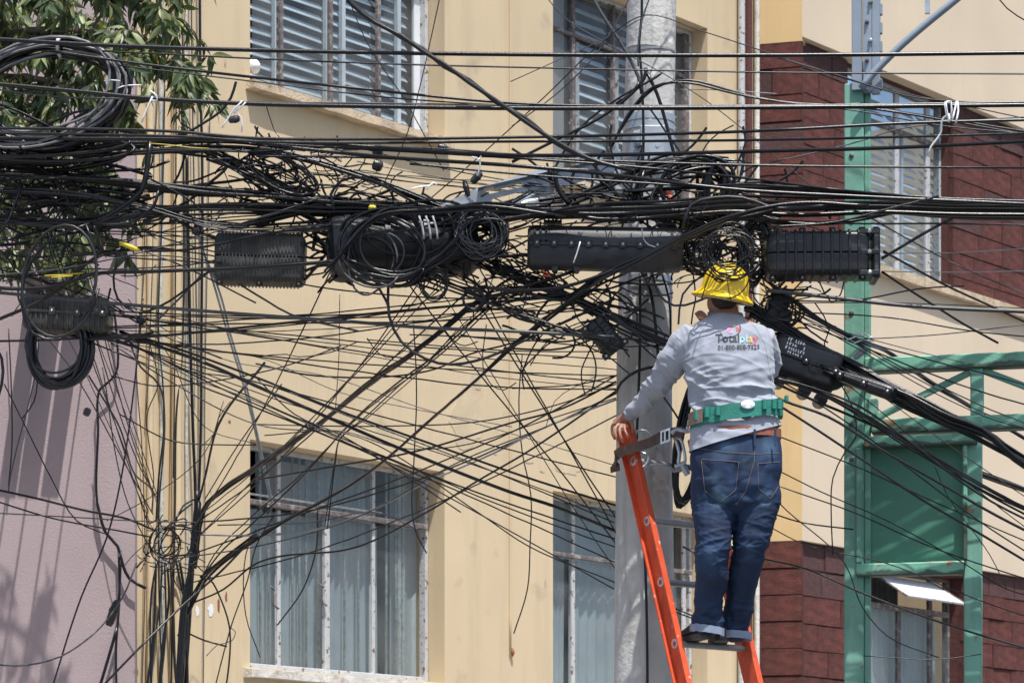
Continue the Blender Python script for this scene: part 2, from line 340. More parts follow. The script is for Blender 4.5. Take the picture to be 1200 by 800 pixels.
# pavement slab with kerb, runs along the facade 4.4 m out
g.box(FA.pt(0, .065, 2.2), D*40, NN*2.2, Vector((0, 0, .065)))
tag(bevel(g.obj('pavement', M['pave'], None, False), .02), kind='structure')
# ================================================================== YELLOW BUILDING
ub0 = FA.u(158); ue = FA.u(884)
bld = thing('apartment_building', FA.pt(FA.u(520), 0), 'beige apartment building with red stone bands and barred windows behind the cable tangle', 'building')
zsA = FA.z(400, 127)            # sill of the upper windows
zlC = FA.z(521, 553)            # lintel of the lower windows
zsC = FA.z(400, 790)
zlB = FA.z(830, 34)
wA = (FA.u(293), FA.u(521)); wB = (FA.u(648), FA.u(829))
holes = [(wA[0], wA[1], zsA, zlB), (wB[0], wB[1], zsA, zlB), (wA[0], wA[1], zsC, zlC), (wB[0], wB[1], zsC, zlC)]
o = wall_cells(FA, ub0, ue, -.02, TOPZ, holes, .3).obj('wall', M['wall'], bld, False)
# ochre return face and projecting cream block
zf = CZ+(HOR-48)/S*pc1.y       # top of the upper red band
zfb = FB.z(1035, 312)          # bottom of the upper red band = sill
zlow = FB.z(1020, 646)         # top of the lower red band
uc1 = (pc1-pc0).length
ub_end = FB.u(1200)+4.5
def dry(pl, px, py): return pl.z(px, py)
for za, zb_ in ((zlow, zfb), (zf, TOPZ)): wall_cells(FC, 0, uc1, za, zb_, [], .3).obj('wall', M['wall_orange'], bld, False)
mb = MB(); mb.box(FC.pt(uc1/2, (zfb+zf)/2, -.12), FC.d*(uc1/2-.01), FC.n*.08, Vector((0, 0, (zf-zfb)/2)))
mb.box(FC.pt(uc1/2, zlow/2, -.12), FC.d*(uc1/2-.01), FC.n*.08, Vector((0, 0, zlow/2))); mb.obj('mortar_bed', M['mortar'], bld, False)
wE = (FB.u(1001), FB.u(1124)); wF = (FB.u(1008), FB.u(1134))
ztE = FB.z(1080, 101); zbE = zfb
ztF = FB.z(1128, 676, 0); zbF = ztF-1.7
for za, zb_ in ((zlow, zfb), (ztE, TOPZ)): wall_cells(FB, 0, ub_end, za, zb_, [], .3).obj('wall', M['cream'], bld, False)
mb = wall_cells(FB, 0.01, ub_end-.01, zfb, ztE, [(wE[0], wE[1], zfb+.001, ztE-.001)], .12, -.11); mb.obj('mortar_bed', M['mortar'], bld, False)
mb = wall_cells(FB, 0.01, ub_end-.01, 0, zlow, [(wF[0], wF[1], zbF, ztF)], .14, -.08); mb.obj('mortar_bed', M['mortar'], bld, False)
# red stone blocks, each one its own piece
def stoneproto(k):
    r = random.Random(k); bm = bmesh.new(); bmesh.ops.create_cube(bm, size=1)
    bmesh.ops.subdivide_edges(bm, edges=bm.edges[:], cuts=3, use_grid_fill=True)
    for v in bm.verts:
        for q in (0, 2):
            if .2 < abs(v.co[q]) < .3: v.co[q] *= 1.9
    for v in bm.verts:
        e = max(abs(v.co.x), abs(v.co.z))
        v.co.y += (noise.noise(v.co*4+Vector((k*9, 0, 0)))*.12)*(1 if v.co.y < 0 else 0)
        if e > .49: v.co.x += r.uniform(-.006, .006); v.co.z += r.uniform(-.012, .012)
        if e > .49 and v.co.y < -.1: v.co.y += .12
    me = bpy.data.meshes.new('stone_block'); bm.to_mesh(me); bm.free(); me.materials.append(M['stone'])
    return me
protos = [stoneproto(k) for k in range(5)]
protd = []
for p_ in protos:
    q = p_.copy(); q.materials[0] = M['stone_dark']; protd.append(q)
def stones(pl, u0, u1, z0, z1, front, dark_top=False, h=.205):
    z = z1; row = 0
    base = wloc(bld); ang = math.atan2(pl.d.y, pl.d.x)
    while z > z0+.03:
        hh = min(h*(1+R.uniform(-.06, .06)), z-z0); u = u0-(R.random()*.3 if row % 2 else .0)
        while u < u1-.01:
            L_ = R.uniform(.34, .62); a = max(u, u0); b = min(u+L_, u1)
            if u1-b < .08: b = u1
            if b-a > .03:
                pr = R.choice(protd if (dark_top and row == 0) or R.random() < .12 else protos)
                o = bpy.data.objects.new('stone_block', pr); COL.objects.link(o); o.parent = bld
                o.location = pl.pt((a+b)/2, z-hh/2, front-.035+R.uniform(-.006, .006))-base
                o.rotation_euler = (R.uniform(-.01, .01), 0, ang); o.scale = (b-a-.0015, .06, hh-.0015)
            u = b if b == u1 else u+L_
        z -= hh; row += 1
stones(FC, 0.01, uc1-.0, zfb, zf-.0, -.0)
stones(FC, 0.01, uc1-.0, max(1.8, zlow-2.2), zlow, -.0)
stones(FB, 0.0, wE[0]-.0, zfb, ztE-.01, -.05, True)
stones(FB, wE[1]+.0, ub_end-2.5, zfb, ztE-.01, -.05, True)
stones(FB, 0.0, wF[0], max(1.8, zlow-2.2), zlow-.005, -.03, True)
stones(FB, wF[1], ub_end-2.5, max(1.8, zlow-2.2), zlow-.005, -.03, True)
stones(FB, wF[0]+.001, wF[1]-.001, ztF, zlow-.005, -.03, True, h=zlow-ztF)
# plaster splash line above lower red band, parapet, side and back walls
mb = MB(); dep = 9.0
for pl, a, b in ((FA, ub0, ue),):
    mb.box(pl.pt((a+b)/2, TOPZ/2, -dep), D*((b-a)/2), NN*.15, Vector((0, 0, TOPZ/2)))
mb.box(FA.pt(ub0+.15, TOPZ/2, -dep/2-.15), D*.15, NN*(dep/2-.16), Vector((0, 0, TOPZ/2)))
mb.box(FB.pt(ub_end-.15, TOPZ/2, -dep/2-.3), D*.15, NN*(dep/2-.02), Vector((0, 0, TOPZ/2)))
mb.box(FB.pt(ub_end/2, TOPZ/2, -dep-.5), D*(ub_end/2), NN*.15, Vector((0, 0, TOPZ/2)))
mb.obj('outer_wall', M['wall'], bld, False)
mb = MB(); mb.box(FA.pt((ub0+ue)/2+2, TOPZ+.12, -dep/2+.1), D*((ue-ub0)/2+3), NN*(dep/2+.3), Vector((0, 0, .12))); mb.obj('roof', M['sill'], bld, False)
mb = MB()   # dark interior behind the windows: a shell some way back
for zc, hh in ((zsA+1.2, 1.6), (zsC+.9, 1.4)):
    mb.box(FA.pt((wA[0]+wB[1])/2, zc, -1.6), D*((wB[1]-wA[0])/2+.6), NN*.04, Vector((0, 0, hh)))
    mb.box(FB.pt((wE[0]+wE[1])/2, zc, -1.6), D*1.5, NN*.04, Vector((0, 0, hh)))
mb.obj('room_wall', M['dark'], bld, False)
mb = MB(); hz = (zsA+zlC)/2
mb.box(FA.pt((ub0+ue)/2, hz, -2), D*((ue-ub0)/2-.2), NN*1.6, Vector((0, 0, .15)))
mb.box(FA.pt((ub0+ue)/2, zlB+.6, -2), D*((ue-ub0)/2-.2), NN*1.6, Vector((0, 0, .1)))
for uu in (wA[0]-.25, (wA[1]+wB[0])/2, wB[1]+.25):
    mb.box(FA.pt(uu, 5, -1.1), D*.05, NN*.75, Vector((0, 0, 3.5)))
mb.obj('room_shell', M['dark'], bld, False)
# sills
def sill(pl, u0, u1, z, m, out=.07, h=.07, back=-.2):
    mb = MB(); n = 14; rings = []
    for i in range(n+1):
        u = u0+(u1-u0)*i/n; j = [noise.noise(Vector((u*7, k*3.1, z)))*.008 for k in range(4)]
        rings.append([pl.pt(u, z-h+j[0], back), pl.pt(u, z-h+j[0], out+j[1]), pl.pt(u, z-.012+j[2], out+j[3]), pl.pt(u, z+.012, back)])
    mb.loft(rings); return autosmooth(mb.obj('sill', m, bld, True), 25)
sill(FA, wA[0]-.04, wA[1]+.02, zsA, M['sill'], .075, .065)
sill(FA, wB[0]-.04, wB[1]+.02, zsA, M['sill'], .075, .065)
sill(FA, wA[0]-.06, wA[1]-.02, zsC, M['sillwhite'], .075, .065)
sill(FA, wB[0]-.04, wB[1]+.02, zsC, M['sillwhite'], .075, .065)
sill(FB, 0.02, ub_end-.02, zfb+.0, M['sill'], .07, .085, -.1)
# thin painted pipe down the joint, the return-corner pipes, and the left corner pipes
def wallpipe(name, pl, px, off, r, m, z0, z1, wob=.0):
    u = pl.u(px, off); pts = []
    k = int((z1-z0)/.25)
    for i in range(k+1):
        z = z0+(z1-z0)*i/k
        pts.append(pl.pt(u+noise.noise(Vector((px, z*1.3, 0)))*wob, z, off))
    mb = MB(); mb.tube(pts, r, 8); return mb.obj(name, m, bld)
wallpipe('wall_conduit', FA, 598, .006, .009, M['wall'], FA.z(598, 768), TOPZ-.1, .004)
wallpipe('wall_conduit', FA, 597, .006, .009, M['wall'], 1, FA.z(598, 800)-.3, .01)
wallpipe('drain_pipe_or_gap', FA, 869, .04, .028, M['frame'], .2, TOPZ-.1)
wallpipe('drain_pipe_or_gap', FC, 887, .03, .022, M['sillwhite'], .2, TOPZ-.1)
wallpipe('drain_pipe_or_gap', FA, 876.5, .03, .034, M['mortar'], .2, TOPZ-.1)  # not a pipe: dark tube standing in for the dark gap between the two
wallpipe('drain_pipe_or_gap', FA, 207, .035, .033, M['wall'], .2, TOPZ-.1)
wallpipe('drain_pipe_or_gap', FA, 176, .03, .022, M['wall'], .2, TOPZ-.1, .01)
wallpipe('wall_conduit', FA, 189, .02, .014, M['barw'], .2, TOPZ-.1, .02)
wallpipe('wall_conduit', FA, 219, .02, .010, M['barw'], .2, TOPZ-.1, .02)
# ------------------------------------------------------------------ windows
GO = -.17
def bar_v(mb, pl, px, wpx, z0, z1, off, d=.03):
    u0, u1 = pl.u(px-wpx/2, off), pl.u(px+wpx/2, off)
    mb.box(pl.pt((u0+u1)/2, (z0+z1)/2, off), pl.d*((u1-u0)/2), pl.n*(d/2), Vector((0, 0, (z1-z0)/2)))
def bar_h(mb, pl, u0, u1, z, h, off, d=.03):
    mb.box(pl.pt((u0+u1)/2, z, off), pl.d*((u1-u0)/2), pl.n*(d/2), Vector((0, 0, h/2)))
def window_root(pl, u0, u1, z0, z1, m, jamb=.03, label=None):
    mb = MB(); off = GO
    for a, b in ((u0, u0+jamb), (u1-jamb, u1)):
        mb.box(pl.pt((a+b)/2, (z0+z1)/2, off), pl.d*((b-a)/2), pl.n*.03, Vector((0, 0, (z1-z0)/2-.001)))
    for a, b in ((z0, z0+jamb), (z1-jamb, z1)):
        mb.box(pl.pt((u0+u1)/2, (a+b)/2, off), pl.d*((u1-u0)/2-jamb), pl.n*.028, Vector((0, 0, (b-a)/2)))
    o = bevel(mb.obj('window', m, bld, False), .004)
    if label: o['label'] = label
    return o
def panes(win, pl, us, z0, z1, off=GO, m=None):
    for a, b in us:
        mb = MB(); mb.box(pl.pt((a+b)/2, (z0+z1)/2, off-.004), pl.d*((b-a)/2), pl.n*.003, Vector((0, 0, (z1-z0)/2)))
        mb.obj('pane', m or M['glass'], win, False)
def slats(win, pl, u0, u1, z0, z1, off, pitch=.072, m='slat', ang=.9, sag=0):
    z = z0+.02; me = None; first = None
    while z < z1-.01:
        wd = .058; dz = Vector((0, 0, wd/2*math.sin(ang)))+pl.n*(-wd/2*math.cos(ang))
        nrm = Vector((0, 0, math.cos(ang)))+pl.n*math.sin(ang)
        if first is None:
            mb = MB(); mb.box(Vector((0, 0, 0)), pl.d*((u1-u0)/2), dz, nrm*.0022)
            me = bpy.data.meshes.new('slat'); me.from_pydata([tuple(v) for v in mb.v], [], mb.f); me.materials.append(M[m]); first = 1
        o = bpy.data.objects.new('slat', me); COL.objects.link(o); o.parent = win
        o.location = pl.pt((u0+u1)/2+R.uniform(-.004, .004), z, off)-wloc(win)
        o.rotation_euler = (R.uniform(-.03, .03), R.uniform(-.006, .006), 0)
        z += pitch
def curtain(win, pl, u0, u1, z0, z1, off, m='curtain', fold=.06, amp=.012):
    mb = MB(); n = int((u1-u0)/.012); rows = 7; vs = []; fs = []
    for j in range(rows+1):
        for i in range(n+1):
            u = u0+(u1-u0)*i/n; z = z0+(z1-z0)*j/rows
            a = amp*math.sin(u/fold*6.283+noise.noise(Vector((u*3, z*.5, 0)))*3)+amp*.6*noise.noise(Vector((u*14, z*.6, 5)))
            vs.append(pl.pt(u, z, off+a))
    for j in range(rows):
        for i in range(n): k = j*(n+1)+i; fs.append((k, k+1, k+n+2, k+n+1))
    mb.add(vs, fs); return mb.obj('curtain', M[m], win)
def uG(pl, px, off=GO): return pl.u(px, off)
# A: upper left, slatted
zA0, zA1 = zsA+.012, zlB
win = window_root(FA, wA[0]+.005, wA[1]-.005, zA0, zA1, M['frame'])
mb = MB(); bar_v(mb, FA, 329, 3.6, zA0, zA1, GO+.01, .02); bar_v(mb, FA, 387, 4, zA0, zA1, GO+.01, .02); bar_v(mb, FA, 443, 3.8, zA0, zA1, GO+.015, .024)
mb.obj('mullion', M['rust'], win, False)
mb = MB(); bar_v(mb, FA, 401, 4, zA0, zA1, GO-.02); bar_v(mb, FA, 466, 4, zA0, zA1, GO-.02); bar_v(mb, FA, 321, 1.6, zA0, zA1, GO-.02); bar_v(mb, FA, 381, 1.6, zA0, zA1, GO-.02); mb.obj('mullion', M['slat'], win, False)
mb = MB(); bar_v(mb, FA, 490, 12, zA0, zA1, GO-.03, .02); mb.obj('stile', M['slat'], win, False)
for a, b in ((300, 328), (330, 386), (388, 442), (444, 484)):
    slats(win, FA, uG(FA, a), uG(FA, b), zA0+.03, zA1-.05, GO-.07)
panes(win, FA, [(uG(FA, a), uG(FA, b)) for a, b in ((296, 326), (332, 383.5), (390.5, 440), (446, 484))], zA0+.032, zA1-.04)
# B: upper behind the pole
win = window_root(FA, wB[0]+.005, wB[1]-.005, zA0, zA1, M['frame'])
mb = MB(); bar_v(mb, FA, 671, 3.5, zA0, zA1, GO+.01, .02); bar_v(mb, FA, 718, 2.5, zA0, zA1, GO+.01); bar_h(mb, FA, wB[0]+.05, wB[1]-.05, FA.z(670, 42, GO), .022, GO+.012); bar_v(mb, FA, 803, 5, zA0, zA1, GO+.01)
mb.obj('mullion', M['rust'], win, False)
mb = MB(); bar_v(mb, FA, 675, 4, zA0, FA.z(670, 42, GO)-.03, GO-.02); bar_v(mb, FA, 721, 4, zA0, FA.z(670, 42, GO)-.03, GO-.02); mb.obj('mullion', M['frame'], win, False)
for a, b in ((678, 717), (723, 760), (765, 799)):
    slats(win, FA, uG(FA, a), uG(FA, b), zA0+.03, zA1-.05, GO-.07, .085)
curtain(win, FA, uG(FA, 646), uG(FA, 669), zA0+.03, zA1-.05, GO-.06, 'curtain_pink', fold=.3, amp=.006)  # beige sheet added behind the glass in place of its tan reflection
panes(win, FA, [(uG(FA, a), uG(FA, b)) for a, b in ((642, 668), (674, 715), (722, 800))], zA0+.032, zA1-.04)
# C: lower left with peeling frame, curtain and bars
zC0, zC1 = zsC+.012, zlC
win = window_root(FA, wA[0]+.005, wA[1]-.005, zC0, zC1, M['frame'])
ztr = FA.z(400, 604, GO+.02)
def mull(win, name, m, items):
    for it in items:
        mb = MB(); bar_v(mb, FA, it[0], it[1], it[2], it[3], it[4], it[5] if len(it) > 5 else .03)
        bevel(mb.obj(name, M[m], win, False), .004)
mull(win, 'mullion', 'frame', [(326, 4.2, zC0, zC1, GO+.02, .02), (382, 6, zC0, ztr, GO+.02, .03), (437, 3.6, zC0, zC1, GO+.02, .02)])
mb = MB(); bar_h(mb, FA, wA[0]+.04, wA[1]-.04, ztr, .035, GO+.045, .035); bevel(mb.obj('transom', M['rust'], win, False), .004)
mb = MB(); bar_h(mb, FA, wA[0]+.06, wA[1]-.5, ztr+.05, .012, GO+.045, .015); mb.obj('transom', M['barw'], win, False)
for x in (304, 314, 342, 350, 358, 372, 403, 419, 452, 463):
    mb = MB(); mb.tube([FA.pt(uG(FA, x, GO-.04), z, GO-.035) for z in (zC0+.02, zC0+.8, zC1-.03)], .0085 if x not in (372,) else .012, 6); mb.obj('bar', M['barw'], win)
for x, zz in ((318, 693), (375, 690)):   # latches
    mb = MB(); c = FA.pt(uG(FA, x), FA.z(x, zz, GO), GO+.03)
    mb.tube([c, c-Vector((0, 0, .09)), c-Vector((0, 0, .11))+NN*.03], .008, 6); mb.tube([c+Vector((0, 0, .01)), c+D*-.04+Vector((0, 0, .03))], .006, 6); mb.obj('latch', M['rust'], win)
curtain(win, FA, uG(FA, 290), uG(FA, 455), zC0, ztr-.02, GO-.09)
curtain(win, FA, uG(FA, 470), uG(FA, 505), zC0, zC1-.02, GO-.09, fold=.2)
curtain(win, FA, uG(FA, 370), uG(FA, 450), ztr-.02, zC1-.02, GO-.085)
mb = MB(); u_, v_ = uG(FA, 327), uG(FA, 371); mb.box(FA.pt((u_+v_)/2, (ztr+zC1)/2-.02, GO-.1), D*((v_-u_)/2), NN*.004, Vector((0, 0, (zC1-ztr)/2-.03))); mb.obj('backing_sheet', M['curtain_pink'], win, False)
mb = MB()
for x in (466.5,): bar_v(mb, FA, x, 3.5, zC0, zC1, GO-.03)
bar_v(mb, FA, 471, 3, zC0, zC1, GO-.05); mb.obj('stile', M['barw'], win, False)
panes(win, FA, [(uG(FA, a), uG(FA, b)) for a, b in ((294, 322.5), (329.5, 377.8), (386.2, 434), (440, 489))], zC0+.032, ztr-.02)
panes(win, FA, [(uG(FA, a), uG(FA, b)) for a, b in ((300, 322.5), (329.5, 434), (440, 489))], ztr+.02, zC1-.035)
# D: lower behind the pole
win = window_root(FA, wB[0]+.005, wB[1]-.005, zC0, zC1, M['frame'])
ztr2 = FA.z(690, 655, GO+.02)
mull(win, 'mullion', 'frame', [(671, 4, zC0, zC1, GO+.02, .02), (738, 4, zC0, zC1, GO+.02, .02), (801, 4, zC0, zC1, GO+.02, .02)])
mb = MB(); bar_h(mb, FA, wB[0]+.04, wB[1]-.04, ztr2, .03, GO+.045, .035); bevel(mb.obj('transom', M['rust'], win, False), .004)
curtain(win, FA, uG(FA, 645), uG(FA, 669), zC0, zC1-.02, GO-.07, fold=.05)
curtain(win, FA, uG(FA, 674), uG(FA, 802), zC0, ztr2, GO-.07, fold=.11)
curtain(win, FA, uG(FA, 674), uG(FA, 802), ztr2, zC1-.02, GO-.1, fold=.3)
panes(win, FA, [(uG(FA, a), uG(FA, b)) for a, b in ((642, 668), (674, 735), (741, 797))], zC0+.032, ztr2-.02)
panes(win, FA, [(uG(FA, a), uG(FA, b)) for a, b in ((642, 668), (674, 735), (741, 797))], ztr2+.02, zC1-.035)
# E: upper right between the red panels
GE = -.2; GO = GE
win = window_root(FB, wE[0]+.005, wE[1]-.005, zfb+.012, ztE, M['frame'])
ztE2 = FB.z(1060, 160, GE)
def mullB(win, items, m='frame'):
    for x, w_, a, b, off in items:
        mb = MB(); bar_v(mb, FB, x, w_, a, b, off); bevel(mb.obj('mullion', M[m], win, False), .004)
mullB(win, [(1050, 4.5, zfb+.02, ztE-.02, GE+.015), (1086, 4.5, zfb+.02, ztE-.02, GE+.015)])
mullB(win, [(1056, 2, zfb+.02, ztE2, GE-.01), (1101, 2, zfb+.02, ztE2, GE-.01)], 'slat')
mb = MB(); bar_h(mb, FB, wE[0]+.04, wE[1]-.04, ztE2, .035, GE+.04, .03); mb.obj('transom', M['rust'], win, False)
mb = MB(); bar_v(mb, FB, 1116.5, 6, zfb+.02, ztE-.02, GE-.01); mb.obj('stile', M['slat'], win, False)
for a, b in ((1006, 1047), (1053, 1083), (1089, 1111)):
    slats(win, FB, uG(FB, a), uG(FB, b), zfb+.05, ztE2-.02, GE-.06, .07)
    slats(win, FB, uG(FB, a), uG(FB, b), ztE2+.03, ztE-.05, GE-.09, .09)
panes(win, FB, [(uG(FB, a), uG(FB, b)) for a, b in ((1004, 1047.5), (1052.5, 1083.5), (1088.5, 1113))], zfb+.05, ztE-.04)
# F: lower right seen through the green frame
win = window_root(FB, wF[0]+.005, wF[1]-.005, zbF, ztF, M['rust'])
ztF2 = FB.z(1070, 716, GE)
mullB(win, [(1052, 4, zbF, ztF2, GE+.01), (1089, 4, zbF, ztF-.03, GE+.01)], 'rust')
mb = MB(); bar_h(mb, FB, wF[0]+.04, wF[1]-.04, ztF2, .045, GE+.035, .03); mb.obj('transom', M['rust'], win, False)
curtain(win, FB, uG(FB, 1012), uG(FB, 1108), zbF+.02, ztF2, GE-.08, fold=.075, amp=.016)
curtain(win, FB, uG(FB, 1118), uG(FB, 1128), zbF+.02, ztF-.03, GE-.08, fold=.075, amp=.016)
curtain(win, FB, uG(FB, 1012), uG(FB, 1070), ztF2, ztF-.03, GE-.12, 'dark', fold=.075)  # dark sheet stands in for the unlit room behind the open pane
panes(win, FB, [(uG(FB, a), uG(FB, b)) for a, b in ((1014, 1050), (1054, 1087), (1091, 1126))], zbF+.035, ztF2-.03)
# open hopper pane
ua, ub = uG(FB, 1036, -.1), uG(FB, 1106, -.1); zt, zb = ztF-.05, FB.z(1072, 700, .06)
A = FB.pt(ua-.02, zt, GE+.02); B = FB.pt(ub-.06, zt, GE+.02); C_ = FB.pt(ub+.03, zb, .1); E_ = FB.pt(ua+.03, zb, .1)
nn = (B-A).cross(E_-A).normalized()*.006
mb = MB(); mb.prism([A, B, C_, E_], nn); mb.obj('pane', M['slat'], win, False)
mb = MB(); mb.tube([E_, C_], .012, 6); mb.obj('pane_rail', M['frame'], win, False)
mb = MB(); mb.tube([A, E_], .01, 6); mb.tube([B, C_], .01, 6); mb.obj('stay', M['rust'], win, False)
GO = -.17
# small round lamp socket on upper left window sill
mb = MB(); c = FA.pt(FA.u(304, .02), FA.z(304, 76, .02), .0)
mb.lathe(c, NN, [(-.14, .0), (-.14, .03), (-.06, .03), (-.05, .045), (-.02, .048), (0, .03), (.01, .018), (.012, .0)], 14)
ls = autosmooth(mb.obj('wall_lamp_socket', M['tie'], None)); recenter(ls); tag(ls, 'small round white lamp socket beside the upper slatted window', 'lamp socket')
# chipped paint and old plaster repairs
def chip(pl, x, y, w_, h_, m, sd):
    rr = random.Random(sd); u, z = pl.u(x), pl.z(x, y); pts = []
    for k in range(28):
        a = 2*math.pi*k/28; j = .85+.45*noise.noise(Vector((math.cos(a)*1.6, math.sin(a)*1.6, sd*3.1)))+.12*noise.noise(Vector((math.cos(a)*7, math.sin(a)*7, sd))); pts.append(pl.pt(u+w_*j*math.cos(a), z+h_*j*math.sin(a), .0005))
    mb = MB(); mb.prism(pts, pl.n*.002); mb.obj('paint_chip', m, bld, False)
for i, (x, y, w_, h_, mm) in enumerate(((265, 699, .012, .03, 'leather'), (256, 708, .012, .045, 'leather'), (247, 714, .03, .04, 'tie'), (231, 716, .015, .04, 'tie'), (269, 494, .012, .012, 'leather'), (620, 541, .05, .012, 'sill'), (635, 552, .03, .008, 'sill'), (580, 531, .02, .008, 'sill'), (639, 683, .006, .03, 'sill'), (264, 74, .01, .03, 'sill'), (560, 455, .03, .01, 'sill'))): chip(FA, x, y, w_, h_, M[mm], i)
mb = MB(); mb.tube([FA.pt(FA.u(598)+q[0], FA.z(598, 764)+q[1], .02) for q in ((0, .03), (.004, -.0), (.0, -.03))], [.006, .014, .004], 8); mb.obj('conduit_fitting', M['leather'], bld)
for i, (x, y, w_, h_) in enumerate(((548, 488, .2, .24), (665, 548, .16, .05), (250, 560, .04, .16))): chip(FA, x, y, w_, h_, M['wall_patch'], 40+i)
# ------------------------------------------------------------------ mauve building on the left
PY = FA.pt(FA.u(158), 0).y+.0
pk = Plane(Vector(((158-600)/S*(PY-.12), PY-.12, 0)), Vector((-1, -.06, 0)))
pk.d = Vector((-1, -.03, 0)).normalized(); pk.n = Vector((.03, -1, 0)).normalized()
mb = MB(); mb.box(pk.pt(3.5, TOPZ/2, -2.2), pk.d*3.5, pk.n*2.2, Vector((0, 0, TOPZ/2)))
pb = mb.obj('neighbour_building', M['pink'], None, False)
tag(pb, 'mauve rough plastered building behind the tree, a cable coil hanging on its wall', 'building')
def PK(x, y, off=0):    # pixel on the mauve wall plane, pushed out by off
    o_ = pk.o+pk.n*off; k = (x-600)/S
    u = (k*o_.y-o_.x)/(pk.d.x-k*pk.d.y); p = o_+pk.d*u; p.z = CZ+(HOR-y)/S*p.y; return p
# ================================================================== POLE
PYY = 14.35
pole = thing('concrete_pole', Vector(((754-600)/S*PYY, PYY, 0)), 'weathered grey concrete utility pole behind the ladder and the technician', 'utility pole')
pc = Vector((wloc(pole).x, PYY, 0))
rings = []
zt = 7.9
for i in range(91):
    z = zt*i/90; py = HOR-(z-CZ)*S/PYY
    hw = 28.5+(min(max(py, 0), 900))*(35.5-28.5)/800
    r = hw/S*PYY; cx = ((764 if py < 0 else 764-min(py/400, 1)*9)-600)/S*PYY
    ring = []
    for k in range(32):
        a = 2*math.pi*k/32
        rr = r*(1+.012*noise.noise(Vector((math.cos(a)*2, math.sin(a)*2, z*3)))+.006*noise.noise(Vector((math.cos(a)*9, math.sin(a)*9, z*14))))
        # flat chamfer facets, as on a cast pole
        q = (a % (math.pi/4))-math.pi/8; rr *= 1-.018*math.cos(q*4)
        ring.append(Vector((cx+rr*math.cos(a), PYY+rr*math.sin(a), z)))
    rings.append(ring)
mb = MB(); mb.loft(rings); mb.obj('shaft', M['concrete'], pole)
def polex(py): return ((764 if py < 0 else 764-min(py/400, 1)*9)-600)/S*PYY
def band(py, h, m, name='clamp_band', r=.145, tilt=0):
    c = Vector((polex(py), PYY, CZ+(HOR-py)/S*PYY)); mb = MB(); r = (28.5+py*7/800)/S*PYY+.003
    mb.lathe(c, Vector((tilt, 0, 1)), [(-h/2, r-.02), (-h/2, r), (h/2, r), (h/2, r-.02)], 28); return autosmooth(mb.obj(name, m, pole))
band(142, .035, M['steel'], r=.143); band(152, .03, M['steel'], r=.142); band(176, .12, M['steel'], r=.147)
band(330, .03, M['steel'], r=.146); band(60, .012, M['barw'], r=.139, tilt=.1); band(64, .012, M['lgry'], r=.139, tilt=-.05)
band(345, .04, M['lgry'], r=.143); band(225, .02, M['steel'], r=.15)
for (x, y) in ((770, 172), (746, 168), (738, 350), (757, 348)):
    mb = MB(); c = P(x, y, PYY-.15); mb.lathe(c, (0, -1, 0), [(-.03, .018), (.012, .018), (.014, .01), (.03, .01), (.03, 0)], 6); autosmooth(mb.obj('bolt', M['steel'], pole))
mb = MB(); c = P(765, 168, PYY-.165); mb.box(c, Vector((.065, 0, 0)), Vector((0, .012, 0)), Vector((0, 0, .09))); bevel(mb.obj('clamp_plate', M['steel'], pole), .006)
# wires lashed round the pole head (climbing cable loops that hug the shaft)
def PR(x, y, Y): return P(x, y, RY(Y))
# ================================================================== SLOTTED BRACKET
br = thing('slotted_steel_bracket', P(560, 235, 13.95), 'blue-grey galvanised steel arm with long slots reaching left from the concrete pole', 'bracket')
def plate(mb, pts, Y0, th=.006):
    """pixel polygon standing at depth Y (per-point) extruded back"""
    mb.prism([P(x, y, Y) for x, y, Y in pts], Vector((0, th, 0)))
yb = lambda x: 13.75+(x-520)/200*.35
def pp(l): return [(x, y, yb(x)) for x, y in l]
mb = MB()
# plate skeleton left between its slots
for poly in ([(517, 240), (560, 220), (578, 229), (575, 240)], [(560, 220), (640, 196), (644, 202), (578, 218)],
             [(578, 218), (580, 223), (600, 217.5), (614, 213.5), (614, 208)], [(575, 227), (577, 233), (612, 224), (612, 219)],
             [(574, 239), (612, 231), (612, 238), (575, 243)], [(612, 209), (644, 202), (720, 186), (722, 200), (650, 222), (640, 238), (612, 238)]):
    plate(mb, pp(poly), 0, .008)
autosmooth(mb.obj('plate', M['steel'], br, False))
mb = MB(); plate(mb, [(560, 220, yb(560)-.05), (720, 183, yb(720)-.05), (720, 187, yb(720)), (560, 224, yb(560))], 0, .05); mb.obj('flange', M['steel'], br, False)
mb = MB(); mb.tube([P(596, 246, yb(596)-.02), P(618, 238, yb(618)-.02), P(660, 232, 14.05), P(725, 226, 14.2)], .021, 12); mb.obj('brace_tube', M['alu'], br)
mb = MB(); mb.tube([P(590, 248, yb(590)-.05), P(650, 215, 14.0), P(718, 201, 14.15)], .011, 8); mb.obj('brace_rod', M['greypaint'], br)
mb = MB(); mb.box(P(722, 192, 14.2), Vector((.02, 0, 0)), Vector((0, .05, 0)), Vector((0, 0, .06))); mb.obj('mount', M['steel'], br, False)
# small slotted hanger plate hanging from the cables
hb = thing('perforated_hanger', PR(542, 245, 12.95), 'narrow pale steel hanger plate with square slots beside the ball of looped wire', 'hanger')
a, b = PR(548, 239, 12.95), PR(534, 286, 12.95); ax = (b-a).normalized(); sx = Vector((ax.z, 0, -ax.x)).normalized()
mb = MB(); L_ = (b-a).length
for s_ in (-1, 1): mb.box((a+b)/2+sx*.0135*s_, ax*(L_/2), sx*.0055, Vector((0, .004, 0)))
for t_ in (.03, .28, .52, .72, .97): mb.box(a+ax*L_*t_, ax*.008, sx*.008, Vector((0, .0039, 0)))
mb.obj('plate', M['alu'], hb, False)
mb = MB(); mb.box(b+Vector((0, .02, 0)), ax*.003, sx*.019, Vector((0, .03, 0))); mb.obj('foot', M['alu'], hb, False)

